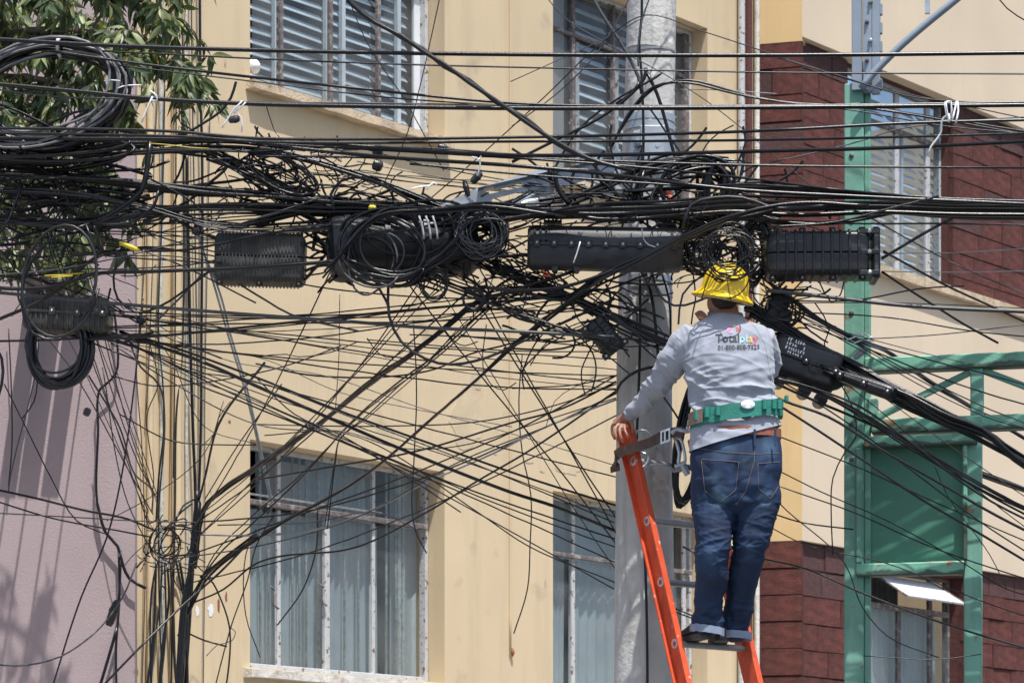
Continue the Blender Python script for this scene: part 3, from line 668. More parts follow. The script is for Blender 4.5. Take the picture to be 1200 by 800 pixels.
# ================================================================== GREEN FRAME
gf = thing('green_sign_frame', P(1000, 1024, 14.2)-Vector((0, 0, 1.6)), 'weathered green steel frame with rusty truss rails and a sheet panel', 'sign frame')
al = math.radians(13); GE_ = Vector((math.cos(al), -math.sin(al), 0)); GNN = Vector((-GE_.y*-1*-1, 0, 0)); GP = Plane(P(988, 400, 14.2), GE_)
GP.o.z = 0
def gbox(name, m, x0, x1, y0, y1, o0=0., o1=-.1, parent=gf, bv=.006, refx=None, slope=0):
    """box on the frame's own plane; y's are read at x0"""
    u0, u1 = GP.u(x0, o0), GP.u(x1, o0); z1 = GP.z(refx or x0, y0, o0); z0 = GP.z(refx or x0, y1, o0)
    mb = MB(); mb.box(GP.pt((u0+u1)/2, (z0+z1)/2, (o0+o1)/2), GP.d*((u1-u0)/2), GP.n*((o0-o1)/2), Vector((0, 0, (z1-z0)/2)))
    return bevel(mb.obj(name, m, parent, False), bv)
zg = GP.z(988, 104)
def gcol(x0, x1, y0, y1, name='column'):
    u0, u1 = GP.u(x0), GP.u(x1); z1 = GP.z(x0, y0) ; z0 = .06 if y1 is None else GP.z(x0, y1)
    mb = MB(); mb.box(GP.pt((u0+u1)/2, (z0+z1)/2, -.05), GP.d*((u1-u0)/2), GP.n*.05, Vector((0, 0, (z1-z0)/2)))
    o = bevel(mb.obj(name, M['green'], gf, False), .006); return o
gcol(989, 1012, 98, None); gcol(1129.5, 1150, 500, None)
gbox('column_web', M['green'], 1012.3, 1020, 104, 800, -.02, -.06)
gbox('post', M['green'], 1137, 1152, 431, 489, -.01, -.09, refx=1137)
gbox('post', M['green'], 1014, 1028, 466, 489, -.02, -.09)
gbox('top_rail', M['greenrust'], 1012.5, 1330, 419, 436, .005, -.09, refx=1012)
gbox('lower_rail', M['greenrust'], 1020.5, 1330, 491, 508, .005, -.09, refx=1012)
gbox('panel_head', M['greenrust'], 1012.5, 1145, 511, 524, .035, -.06)
gbox('panel_foot', M['greenrust'], 1003, 1129, 660, 675, .03, -.05, refx=1003)
gbox('panel_side', M['green'], 1003, 1010, 524.5, 659.5, .02, -.001, refx=1003)
gbox('panel_side', M['greenrust'], 1128, 1133.5, 524.5, 659.5, .02, -.001, refx=1003)
gbox('sheet_panel', M['greenpanel'], 1008, 1131, 524.5, 659.5, -.055, -.06, refx=1003, bv=.001)
def gstrut(x0, y0, x1, y1, r=.022):
    mb = MB(); a, b = GP.pt(GP.u(x0, -.05), GP.z(x0, y0, -.05), -.05), GP.pt(GP.u(x1, -.05), GP.z(x1, y1, -.05), -.05)
    ax = (b-a).normalized(); sy = ax.cross(GP.n).normalized(); mb.box((a+b)/2, ax*((b-a).length/2), sy*r, GP.n*r)
    bevel(mb.obj('brace', M['green'], gf, False), .004)
gstrut(1024, 491, 1137, 436, .016); gstrut(1152, 434, 1262, 476, .016)
for y in (182, 258, 366, 433, 497, 538):
    mb = MB(); c = GP.pt(GP.u(998), GP.z(998, y), .002); mb.lathe(c, GP.n, [(-.02, .012), (.004, .012), (.006, .006), (.006, 0)], 10); mb.obj('bolt', M['rust'], gf)
# grey perforated column and strut above
gc = thing('grey_steel_column', GP.pt(GP.u(1001, .02), zg-.1, .02), 'grey bolted steel column with slanting tube strut on top of the green column', 'column')
def cbox(name, m, x0, x1, y0, y1, o0, o1, bv=.003, parent=gc): return gbox(name, m, x0, x1, y0, y1, o0, o1, parent, bv)
cbox('flange', M['greypaint'], 998, 1010.5, -160, 106, .02, .001); 
cbox('flange', M['greypaint'], 1011.5, 1021, -160, 108, .035, .0)
cbox('flange', M['greypaint'], 1021.4, 1031, -160, 110, .015, -.02)
for y in range(-150, 105, 22):
    cbox('tooth', M['greypaint'], 1031, 1033.6, y, y+13, .014, -.019, .002)
for i, y in enumerate((-20, 3, 26, 48, 71, 92, 104)):
    c = GP.pt(GP.u(1016+(i % 2)*4, .036), GP.z(1016, y, .036), .03)
    mb = MB(); mb.lathe(c, GP.n, [(-.01, .011), (.014, .011), (.016, .007), (.024, .007), (.024, 0)], 6); autosmooth(mb.obj('bolt', M['steel' if i % 3 == 0 else 'rust'], gc))
mb = MB(); ext = [(1009, 104), (1022, 88), (1038, 71), (1060, 50), (1088, 26), (1120, 0), (1190, -60), (1300, -150)]
sp_ = spline([GP.pt(GP.u(x, .06), GP.z(x, y, .06), .06) for x, y in ext]); mb.tube(sp_, .019, 12); mb.obj('strut_tube', M['greypaint'], gc)
mb = MB(); mb.box(GP.pt(GP.u(1087, .05), GP.z(1087, -30, .05), .06), GP.d*.012, GP.n*.012, Vector((0, 0, .2))); mb.obj('rod', M['steel'], gc, False)

# ================================================================== CLOSURES
def frame_of(ax):
    ax = ax.normalized(); s_ = Vector((0, 0, 1))-ax*ax.z; s_.normalize(); return ax, ax.cross(s_).normalized()*-1, s_   # along, towards camera-ish, up
def pr(ax, up, fr, c, t, pts):
    return [c+ax*t+fr*a+up*b for a, b in pts]
def rrect(w_, h_, r, n=4):
    out = []
    for cx, cy, a0 in ((w_-r, h_-r, 0), (-w_+r, h_-r, 90), (-w_+r, -h_+r, 180), (w_-r, -h_+r, 270)):
        for k in range(n+1):
            a = math.radians(a0+90*k/n); out.append((cx+r*math.cos(a), cy+r*math.sin(a)))
    return out
def closure(name, label, p0, p1, Y0, Y1, hh, dd, m, ribs=0, ribh=.008, seam=True, clips=6, endcap=True, rr=.5, cat='splice closure', ribw=.35, taper=1.):
    a, b = PR(*p0, Y0), PR(*p1, Y1); t = thing(name, (a+b)/2, label, cat)
    L_ = (b-a).length; ax, fr, up = frame_of(b-a)
    if fr.y > 0: fr = -fr
    c = (a+b)/2; sec = rrect(dd, hh, min(dd, hh)*rr)
    def ring(tt, k): return [c+ax*tt+fr*(x*k)+up*(y*k) for x, y in sec]
    for nm, sgn in (('upper_shell', 1), ('lower_shell', -1)):
        sc = [(x, max(y*sgn, .004)*sgn) for x, y in sec]
        mb = MB(); mb.loft([[c+ax*tt+fr*(x*k)+up*(y*k) for x, y in sc] for tt, k in ((-L_/2, .82*taper), (-L_/2+.015, .97*taper), (-L_/2+.04, taper), (0, 1), (L_/2-.04, 1), (L_/2-.015, .97), (L_/2, .82))])
        autosmooth(mb.obj(nm, m, t), 40)
    if seam:
        mb = MB(); mb.box(c, ax*(L_/2*.985), fr*(dd+.012), up*.007); bevel(mb.obj('seam_flange', m, t), .003)
    for i in range(ribs):
        tt = -L_/2+.03+(L_-.06)*(i+.5)/ribs; wr = L_/ribs*ribw/2; k = 1+ribh/hh
        mb = MB(); mb.loft([[c+ax*(tt+q)+fr*(x*kk)+up*(y*kk) for x, y in sec] for q, kk in ((-wr, .99), (-wr*.6, k), (wr*.6, k), (wr, .99))]); mb.obj('rib', m, t)
    for i in range(clips):
        tt = -L_/2*.88+L_*.88*i/max(1, clips-1)
        for s_ in ((1,) if seam else (-1, 1)):
            mb = MB(); pos = c+ax*tt+(fr*(dd+.012) if seam else fr*dd*.5+up*(hh+.004)*s_)
            mb.box(pos, ax*.016, fr*.01, up*.018); o = bevel(mb.obj('latch', m, t), .004)
            mb = MB(); mb.lathe(pos+fr*.01, fr, [(-.002, .007), (.005, .007), (.006, 0)], 8); mb.obj('bolt', M['alu'], o)
    return t, c, ax, fr, up, L_
# (a) the long grey closure
t, c, ax, fr, up, L_ = closure('splice_closure', 'long dark grey splice closure lying level in front of the concrete pole', (618, 290), (800, 294), 13.05, 13.05, .105, .10, M['pgry'], ribs=0, clips=9, rr=.75)
for k in range(7):
    for j in range(2):
        mb = MB(); mb.box(c-ax*(L_/2-.035-.028*(k % 3))+up*(.055-.05*j-.0*k)+fr*.088, ax*.006, fr*.012, up*.013); 
        if k < 3: mb.obj('vent_slot', M['dark'], t, False)
for i in (.18, .32, .62, .86):
    mb = MB(); mb.lathe(c-ax*(L_/2-L_*i)-up*.108+fr*.02, fr, [(-.03, .016), (.03, .016), (.032, .0)], 10); autosmooth(mb.obj('hinge', M['pgry'], t))
for i in range(3):   # mid rails on the top shell
    mb = MB(); q = c+up*(.035+.028*i)+fr*(.092-.014*i); mb.box(q, ax*(L_*.4), fr*.006, up*.003); mb.obj('rail', M['pgry'], t)
for dx in (-.26, .3):
    mb = MB(); mb.box(c+ax*dx+up*.125, ax*.045, fr*.03, up*.006); mb.box(c+ax*dx+up*.16, ax*.045, fr*.03, up*.006)
    for q in (-.04, -.02, 0, .02, .04): mb.box(c+ax*(dx+q)+up*.1425, ax*.004, fr*.029, up*.0115)
    mb.obj('hanger_lug', M['pgry'], t, False)
# (b) finned black closure on the right
t, c, ax, fr, up, L_ = closure('splice_closure', 'big finned black closure with a square end flange, right of the yellow helmet', (897, 301), (1016, 300), 12.95, 12.95, .108, .1, M['pblk'], ribs=10, ribh=.007, seam=False, clips=4, rr=.3, ribw=.3)
mb = MB(); q = c+ax*(L_/2+.036); mb.box(q, ax*.018, fr*.09, up*.125); o = bevel(mb.obj('end_flange', M['pblk'], t, False), .008)
mb = MB(); mb.box(q+ax*-.002+fr*.093, ax*.009, fr*.004, up*.09); mb.obj('label_plate', M['pgry'], o, False)
for z_ in (-.1, 0, .1):
    mb = MB(); mb.box(c+ax*(L_/2-.0)+up*z_+fr*.02, ax*.05, fr*.08, up*.012); bevel(mb.obj('end_rib', M['pblk'], t, False), .003)
    mb = MB(); mb.lathe(c+ax*(L_/2+.0)+up*z_+fr*.1, fr, [(0, .011), (.008, .011), (.009, 0)], 8); mb.obj('bolt', M['alu'], t)
# (c) dusty ribbed closure
closure('splice_closure', 'dusty grey splice closure with many fine ribs, left of the round black closure', (253, 303), (358, 306), 13.1, 13.1, .118, .09, M['pgrn'], ribs=22, ribh=.006, seam=False, clips=3, rr=.25, ribw=.5)
# (d) round black closure
t = thing('splice_closure', PR(450, 290, 13.1), 'round black closure half hidden behind coiled cable, at the middle of the tangle', 'splice closure')
a, b = PR(385, 291, 13.05), PR(560, 284, 13.35); ax = (b-a).normalized(); L_ = (b-a).length
mb = MB(); mb.lathe(a, ax, [(0, .01), (0, .12), (.02, .16), (.05, .168), (L_-.05, .165), (L_-.01, .13), (L_, .01)], 28); autosmooth(mb.obj('body', M['pblk'], t), 40)
mb = MB(); mb.lathe(a-ax*.012, ax, [(0, .0), (0, .05), (.014, .055)], 16); mb.obj('end_boss', M['pblk'], t)
for i in range(4):
    mb = MB(); mb.lathe(a+ax*(.08+.19*i), ax, [(0, .166), (.004, .174), (.03, .174), (.034, .166)], 28); autosmooth(mb.obj('ring', M['pblk'], t))
# (e) box on the mauve wall
t, c, ax, fr, up, L_ = closure('splice_closure', 'grey ribbed box hung above the cable coil on the mauve wall', (30, 368), (130, 372), 13.9, 13.9, .085, .10, M['pgrn'], ribs=14, ribh=.006, seam=True, clips=4, rr=.3, ribw=.5)
# (f) tilted closure with white lettering block
t, c, ax, fr, up, L_ = closure('splice_closure', 'tilted black closure with a block of white printing, right of the grey shirt', (903, 413), (981, 441), 13.25, 13.25, .105, .09, M['pblk'], ribs=0, seam=True, clips=3, rr=.5)
mb = MB(); rr_ = random.Random(3)
for r_ in range(4):
    x = 0
    while x < .095:
        w_ = rr_.uniform(.006, .013)
        if rr_.random() < .88:
            mb.box(c-ax*(L_/2-.06-x)+up*(.075-.021*r_)+fr*.0935, ax*(w_*.28), fr*.0012, up*rr_.uniform(.006, .0085))
            if rr_.random() < .7: mb.box(c-ax*(L_/2-.06-x-w_*.3)+up*(.075-.021*r_+rr_.choice((-.006, 0, .006)))+fr*.0933, ax*(w_*.5), fr*.0012, up*.0016)
        x += w_+.004
mb.obj('printed_block', M['tie'], t, False)
for tt, dn in ((-.09, .118), (.045, .125), (.135, .14)):
    mb = MB(); mb.lathe(c+ax*tt-up*dn, fr, [(-.06, .02), (-.06, .034), (.06, .034), (.06, .02)], 12); autosmooth(mb.obj('lug', M['pblk'], t))
mb = MB(); mb.lathe(c+ax*(L_/2-.005), ax, [(0, .08), (.03, .06), (.05, .035), (.09, .03), (.09, 0)], 16); autosmooth(mb.obj('nose', M['pblk'], t))
mb = MB(); mb.lathe(c-fr*-.092+ax*.05+up*-.01, fr, [(0, .03), (.006, .03), (.007, .02), (.001, .018), (.001, 0)], 18); autosmooth(mb.obj('valve_cap', M['pblk'], t))
# (g) small closures beside / behind the pole and worker
t, c, ax, fr, up, L_ = closure('splice_closure', 'small dark ribbed closure against the left side of the concrete pole under the tangle', (694, 376), (722, 412), 13.7, 13.8, .055, .05, M['pblk'], ribs=6, ribh=.006, seam=False, clips=2, rr=.5)
t, c, ax, fr, up, L_ = closure('splice_closure', 'slim black closure sloping down between the finned closure and the lettered one', (985, 440), (1048, 462), 13.0, 12.9, .035, .05, M['pblk'], seam=True, clips=3, rr=.8, taper=.8)
t = thing('cable_terminal', PR(911, 365, 13.6), 'knobbly black round terminal just right of the yellow helmet', 'terminal')
for i, (x, y, r) in enumerate(((911, 357, .05), (905, 372, .045), (917, 373, .04))):
    mb = MB(); mb.lathe(PR(x, y, 13.6), (.2, -1, .1), [(-.06, .01), (-.06, r), (.04, r), (.05, r*.8), (.05, 0)], 10); autosmooth(mb.obj('body', M['pblk'], t))
# little capsule terminals
def capsule(x0, y0, x1, y1, Y, r, label, m='pblk', cat='connector', group=None, name='wire_connector', parts=True):
    a, b = PR(x0, y0, Y), PR(x1, y1, Y); ax = (b-a); L_ = ax.length; mb = MB()
    mb.lathe(a, ax, [(0, 0), (0, r*.6), (L_*.15, r*.95), (L_*.5, r), (L_*.55, r*1.12), (L_*.62, r*1.12), (L_*.66, r), (L_*.88, r*.9), (L_, r*.5), (L_, 0)], 12)
    o = autosmooth(mb.obj(name, M[m], None)); recenter(o); tag(o, label, cat, group); return o
capsule(127, 733, 138, 703, 15.6, .026, 'black capsule connector low on the mauve wall')
capsule(140, 284, 164, 294, 13.0, .012, 'short bright yellow connector tube in the cables below the tree', 'yel')
capsule(268, 141, 281, 139, 12.95, .018, 'small dark connector hanging on a white tie under the upper window, farther left', 'pgry')
capsule(553, 214, 564, 202, 12.95, .019, 'small grey connector hanging on a white tie above the slotted bracket', 'pgry')
capsule(549, 230, 544, 212, 12.94, .014, 'short black connector just above the slotted hanger plate', 'pblk')
capsule(779, 222, 791, 240, 13.9, .017, 'orange red sleeve among the cables at the pole', 'red')
capsule(432, 243, 441, 244, 12.9, .016, 'tiny yellow clip on the cables above the round black closure', 'yel')
capsule(437, 192, 448, 196, 12.95, .028, 'round black connector hanging right of the upper window sill', 'pblk')
capsule(437, 176, 449, 178, 12.95, .03, 'wide black clip on the level cables below the upper window', 'pblk')
capsule(513, 172, 524, 175, 12.95, .02, 'black clip on the level cables right of the upper window', 'pblk')
capsule(226, 268, 236, 272, 13.0, .026, 'black knot connector left of the ribbed grey closure', 'pblk')
capsule(200, 256, 205, 262, 13.0, .016, 'tiny black connector among the cables at the building corner', 'pblk')
capsule(308, 594, 318, 598, 16.5, .03, 'black lump of tape where the blue rope meets the lower window', 'pblk')
capsule(162, 378, 168, 372, 13.4, .025, 'small black connector where thin wires cross at the building corner', 'pblk')
capsule(1001, 420, 1016, 408, 13.1, .015, 'pale frayed tie round the cable at the green column', 'lgry')
# pale tape bands on cables
capsule(100, 487, 104, 478, 15.5, .02, 'pale clip holding a wire on the mauve wall', 'gry')

# ================================================================== COILS
def coil(label, cx, cy, Y, rx, ry, turns, wpx, spread=4, ang=0, dep=.08, m='blk', seed=0, ties=(), cat='cable coil', name='cable_coil', tilt=0., wild=0., tail=None, raw=False):
    r = random.Random(seed); ax = (P if raw else PR)(cx, cy, Y); s_ = ax.y/S; pts = []; n = int(turns*26)
    ca, sa = math.cos(math.radians(ang)), math.sin(math.radians(ang))
    ph = [r.uniform(0, 6.28) for _ in range(8)]
    for i in range(n):
        t_ = i/26*2*math.pi; q = i/26
        k = 1+spread/rx*math.sin(q*2.3+ph[0])*.8+wild*.25*math.sin(q*5.1+ph[1])
        k2 = 1+spread/ry*math.sin(q*1.7+ph[2])*.8+wild*.25*math.sin(q*4.3+ph[3])
        a0 = wild*.5*math.sin(q*1.3+ph[4])
        x = rx*k*math.cos(t_+a0)+spread*.7*math.sin(q*3.1+ph[5]); y = ry*k2*math.sin(t_)+spread*.7*math.sin(q*2.7+ph[6])
        X = (x*ca-y*sa)*s_; Z = -(x*sa+y*ca)*s_
        pts.append(ax+Vector((X, dep*math.sin(q*1.9+ph[7])*.5+tilt*X, Z)))
    if tail: pts += spline([pts[-1]]+[PR(*p) if len(p) == 3 else PR(*p, Y) for p in tail])[1:]
    t = thing(name, ax, label, cat); mb = MB(); mb.tube(pts, wpx/2*s_, 5 if wpx < 3 else 7); mb.obj('cable', M[m], t)
    for (x, y, an, ln) in ties:
        c = PR(x, y, Y); mb = MB(); u = Vector((math.cos(math.radians(an)), 0, math.sin(math.radians(an))))
        v = Vector((-u.z, 0, u.x)); rg = []
        mb.tube([c+u*(ln/2*s_)*math.cos(k/16*6.283)+Vector((0, dep*.62+.01, 0))*math.sin(k/16*6.283) for k in range(17)], 2.2*s_, 6, False)
        mb.obj('tie', M['tie'], t)
    return t
# the big coil in the tree: partly out of frame
coil('very large coil of black cable with a white tie, in front of the tree', 60, 112, 12.9, 84, 58, 15, 4.2, 6, -8, .14, 'blk', 1, [(71, 56, 80, 18)], wild=.12)
coil('grey brown loops hanging with the large coil in front of the tree', 50, 108, 12.78, 92, 54, 5, 3.2, 8, -14, .1, 'gry2', 11, wild=.15)
coil('upright oval coil of thick black cable hanging on the mauve wall', 70, 408, 13.7, 33, 43, 13, 4.6, 4.5, 2, .12, 'blk', 2)
coil('pale weathered turns of cable lying on the upright coil on the mauve wall', 66, 402, 13.62, 33, 40, 3, 3.0, 4, 6, .06, 'gry', 21)
coil('large slanting coil of black cable hanging in front of the round closure', 452, 292, 12.9, 44, 36, 9, 3.8, 9, 28, .2, 'blk', 3, wild=.25)
coil('three pale grey turns of cable on the round closure', 436, 302, 12.84, 33, 33, 3, 2.6, 8, 30, .1, 'gry', 31, wild=.5)
coil('ball of looped thin grey wire right of the slotted hanger plate', 565, 274, 12.9, 23, 22, 26, 1.7, 6, 0, .2, 'gry', 4, wild=.5, cat='wire coil')
coil('dark looped wires packed inside the ball beside the hanger plate', 563, 276, 12.97, 22, 21, 22, 2.2, 7, 40, .2, 'blk', 41, wild=.5, cat='wire coil')
coil('small loose ring of thin wire hanging below the round closure', 509, 334, 12.9, 15, 17, 5, 1.6, 2.5, 10, .05, 'blk', 5, cat='wire coil')
coil('tiny ring of wire below the ball of looped wire', 555, 351, 12.9, 12, 12, 4, 2.2, 1.5, 0, .04, 'blk', 6, cat='wire coil')
coil('tangled coil of thin black wire drooping over the yellow helmet', 853, 296, 13.36, 27, 26, 10, 1.9, 7, 10, .1, 'blk', 7, wild=.4, raw=True, cat='wire coil')
coil('second loose coil of black wire between long grey closure and helmet', 820, 292, 13.2, 18, 24, 12, 2.4, 7, -20, .2, 'blk', 71, wild=.5, cat='wire coil')
coil('thick black cable coil bent over the clamp of the concrete pole', 812, 226, 13.5, 44, 32, 7, 4.4, 8, -12, .3, 'blk', 8, wild=.1)
coil('tall hanging coil of thick black cable right of the pole clamp', 838, 228, 13.45, 14, 34, 7, 5, 5, 4, .1, 'blk', 81)
coil('stack of black cable turns squeezed left of the finned closure', 884, 296, 13.1, 14, 34, 9, 3.5, 4, 5, .2, 'blk', 9)
coil('long oval coil of black cable hanging between ladder and technician', 812, 512, 14.05, 16, 78, 9, 4.5, 4, 10, .12, 'blk', 10)
coil('tangled knot of black wire at the corner of the mauve wall', 196, 634, 16.0, 14, 19, 6, 1.7, 7, 20, .2, 'blk', 12, wild=.9, cat='wire coil')
coil('one wide ring of cable hanging round the lowest leafy branch', 70, 328, 12.75, 44, 66, 1.15, 3.4, 1, 10, .05, 'blk2', 13)
coil('knot of short wire ends right of the technician', 912, 360, 13.5, 16, 20, 6, 1.6, 4, 30, .1, 'blk', 14, wild=.5, cat='wire coil')
coil('wide slack coil of black cable at the left edge under the tree', 60, 178, 12.95, 96, 16, 4, 4.5, 6, -2, .25, 'blk', 15, wild=.3)
coil('small black wire clump hanging left of the slotted bracket', 330, 205, 13.0, 44, 16, 7, 2.6, 7, 26, .15, 'blk', 16, wild=.4, cat='wire coil')
coil('loose loops of black cable above the round black closure', 482, 262, 12.88, 54, 22, 4, 2.8, 9, -6, .15, 'blk', 17, wild=.7)
# ================================================================== CABLES
LM = [((30, 30), 'the leafy crown'), ((75, 110), 'the very large coil'), ((50, 260), 'the lower leaves'), ((70, 400), 'the mauve wall coil'), ((40, 540), 'the mauve wall'),
 ((60, 740), 'the mauve wall foot'), ((194, 638), 'the corner wire knot'), ((225, 780), 'the thick cable drop'), ((215, 420), 'the painted corner pipe'), ((210, 120), 'the upper corner pipe'),
 ((300, 235), 'the upper cable clump'), ((305, 305), 'the dusty ribbed closure'), ((440, 290), 'the round black closure'), ((565, 275), 'the ball of looped wire'), ((400, 40), 'the slatted upper window'), ((380, 150), 'the upper window sill'),
 ((370, 460), 'wall under ribbed closure'), ((400, 560), 'the barred window lintel'), ((390, 700), 'the barred window panes'), ((520, 600), 'the barred window jamb'), ((540, 90), 'wall beside slatted window'),
 ((560, 440), 'the stained wall patch'), ((600, 520), 'wall between lower windows'), ((600, 700), 'the painted wall joint'), ((600, 340), 'the long closure end'), ((690, 660), 'the curtained window'), ((690, 90), 'slats behind the pole'),
 ((755, 40), 'the head of the pole'), ((760, 170), 'the pole clamp'), ((755, 400), 'pole above the ladder'), ((700, 290), 'the long grey closure'), ((600, 215), 'the slotted bracket'), ((850, 300), 'the coil over the helmet'), ((965, 300), 'the finned black closure'),
 ((940, 430), 'the lettered closure'), ((1005, 200), 'the green column'), ((1008, 50), 'the grey steel column'), ((1070, 230), 'the red walled window'), ((1170, 230), 'the upper red stone'), ((1150, 70), 'the high cream wall'), ((1190, 420), 'the rusty green rail'),
 ((1070, 590), 'the green sheet panel'), ((1180, 600), 'wall beside green frame'), ((1180, 740), 'the lower red stone'), ((930, 700), 'red stone behind ladder'), ((905, 560), 'the blue jeans'), ((860, 200), 'cables beside pole clamp'), ((920, 90), 'the red stone corner'), ((1070, 330), 'the right window ledge')]
def near(x, y):
    x = min(max(x, 5), 1195); y = min(max(y, 5), 795)
    return min(LM, key=lambda l: (l[0][0]-x)**2+(l[0][1]-y)**2)[1]
MATW = {'blk': 'black', 'blk2': 'faded black', 'gry': 'grey', 'lgry': 'pale grey', 'brn': 'brownish black', 'blue': 'pale blue', 'orgc': 'orange'}
CAB = []
def FW(x, y, off=.05):
    u = FA.u(x, off); return FA.pt(u, FA.z(x, y, off), off)
def cable(pts, w, m='blk', Y=13.0, label=None, group=None, dj=.0, ext=2.5, raw=False):
    v = []
    for p in pts:
        if isinstance(p, Vector): v.append(p)
        elif len(p) == 3: v.append(P(*p) if raw else PR(*p))
        else: v.append(P(p[0], p[1], Y) if raw else PR(p[0], p[1], Y))
    def outside(p):
        x = 600+p.x/p.y*S; y = HOR-(p.z-CZ)/p.y*S; return x < 2 or x > 1198 or y < 2 or y > 798
    pix = [(600+p.x/p.y*S, HOR-(p.z-CZ)/p.y*S) for p in v]
    v = spline(v, 14)
    if outside(v[0]): v.insert(0, v[0]+(v[0]-v[2]).normalized()*ext)
    if outside(v[-1]): v.append(v[-1]+(v[-1]-v[-3]).normalized()*ext)
    if dj:   # small natural waviness
        sd = R.random()*100
        v = [p+Vector((noise.noise(Vector((sd, i*.35, 0)))*.25, noise.noise(Vector((sd, 0, i*.3))), noise.noise(Vector((sd, i*.35, 9)))))*dj for i, p in enumerate(v)]
    Ym = sum(p.y for p in v)/len(v)
    mb = MB(); mb.tube(v, w/2*Ym/S*.92, 5 if w < 2.6 else 8)
    o = mb.obj('cable' if w >= 2.6 else 'wire', M[m], None); recenter(o)
    if label is None:
        th = 'hair thin' if w < 1.5 else 'thin' if w < 2.6 else 'medium' if w < 4.2 else 'thick'
        a, b = near(*pix[0]), near(*pix[-1])
        if pix[0][0] > pix[-1][0]: a, b = b, a
        if a == b:
            mid = near(*pix[len(pix)//2])
            label = f'{th} {MATW[m]} {"cable" if w >= 2.6 else "wire"} curling about {a}' if mid == a else f'{th} {MATW[m]} {"cable" if w >= 2.6 else "wire"} looping from {a} past {mid}'
        else: label = f'{th} {MATW[m]} {"cable" if w >= 2.6 else "wire"} from {a} to {b}'
    tag(o, label, 'cable' if w >= 2.6 else 'wire', group); CAB.append((o, pix)); return o
def bundle(pts, n, w, spread, m='blk', Y=13.0, label=None, group=None, dY=.06, dj=.004, ms=None, fan=0):
    """n separate cables following one path, each with its own wander"""
    for k in range(n):
        ph = R.uniform(0, 6.28); ph2 = R.uniform(0, 6.28); base = (k/(max(1, n-1))-.5)*2 if n > 1 else 0; q = []
        yo = R.uniform(-dY, dY); st = [R.uniform(-6, 34), R.uniform(-6, 34)]
        for i, p in enumerate(pts):
            t = i/(len(pts)-1); s_ = spread*(1+fan*abs(t-.5)*2)
            dx = s_*.6*math.sin(ph2+i*1.7)*.4; dy = s_*(base*.8*math.cos(ph+i*.9)+.35*math.sin(ph+i*1.3))
            yy = (p[2] if len(p) == 3 else Y)+yo
            # push across the path
            a = pts[max(i-1, 0)]; b = pts[min(i+1, len(pts)-1)]; tx, ty = b[0]-a[0], b[1]-a[1]; l = math.hypot(tx, ty) or 1
            e_ = -st[0] if i == 0 else st[1] if i == len(pts)-1 else 0   # ragged ends, no two cut alike
            q.append((p[0]-ty/l*dy+dx+tx/l*e_, p[1]+tx/l*dy+ty/l*e_, yy))
        cable(q, w*R.uniform(.75, 1.2), (ms and R.choice(ms)) or m, label=label, group=group, dj=dj)
c = cable
# --- level cables that cross the whole view
c([(-20, 45), (120, 53), (300, 59), (600, 64), (900, 65), (1220, 62)], 5.4, Y=12.6, label='topmost thick black cable crossing the whole view level')
c([(120, 60), (200, 64), (300, 69), (450, 75), (600, 79), (900, 85), (1220, 87)], 2.4, Y=12.7, label='thin black cable just below the topmost thick cable')
c([(60, 60), (150, 73), (300, 91), (450, 107), (560, 118), (640, 123), (900, 124), (1220, 120)], 3.6, Y=12.65, label='medium black cable slanting across the upper window then level to the right')
c([(140, 77), (300, 96), (450, 114), (560, 122), (640, 125)], 2, 'blk2', Y=12.68)
c([(-20, 97), (100, 108), (170, 115), (300, 122), (450, 125), (600, 127), (900, 126), (1220, 123)], 5.6, Y=12.6, label='second thick black cable crossing level under the upper sill')
c([(-20, 103), (60, 113), (150, 116), (260, 120), (420, 121), (620, 124)], 2.2, 'gry', Y=12.62)
c([(-20, 150), (200, 154), (300, 162), (450, 163), (600, 161), (750, 158), (900, 153), (1050, 145), (1220, 140)], 4, Y=12.7)
c([(-20, 156), (230, 161), (300, 166), (600, 166), (900, 164), (1220, 156)], 3.4, Y=12.72, label='medium black level cable third above the closures at the right')
c([(-20, 162), (300, 165), (400, 170), (500, 177), (600, 182), (900, 177), (1050, 173), (1220, 165)], 5, Y=12.74, label='thick black cable rising slightly to the right above the finned closure')
c([(560, 183), (750, 190), (900, 194), (1220, 197)], 3, Y=12.8)
c([(300, 168), (450, 176), (600, 185), (760, 197), (900, 212), (960, 220), (1100, 232), (1220, 236)], 3.2, Y=12.8)
c([(330, 172), (450, 184), (600, 194), (700, 203), (860, 222), (1000, 230), (1220, 240)], 5, Y=12.78)
c([(480, 192), (620, 205), (760, 215), (900, 224)], 3, Y=12.85)
c([(300, 183), (440, 185), (560, 192), (700, 200)], 3, Y=12.9); c([(290, 178), (420, 172), (540, 176), (650, 186)], 2.4, Y=12.92)
# twisted black pair dropping from the top
for k in (0, 1):
    c([(398+k*3, -15), (412+k*2, 5), (440, 27-k*3), (470, 42+k*2), (495, 60-k*3), (520, 75+k*3), (550, 97-k*3), (580, 117+k*2), (615, 142-k*4), (650, 165+k*2), (690, 186), (740, 200)], 5.5, Y=12.55+.02*k, label='thick twisted black cable pair dropping from the top edge across the upper window', group='the two strands of the twisted drop cable')
c([(403, -15), (430, 50), (452, 85), (470, 110), (498, 160), (520, 200)], 1.4, Y=12.9); c([(518, -15), (505, 45), (496, 85), (476, 160), (450, 215)], 1.5, Y=12.9)
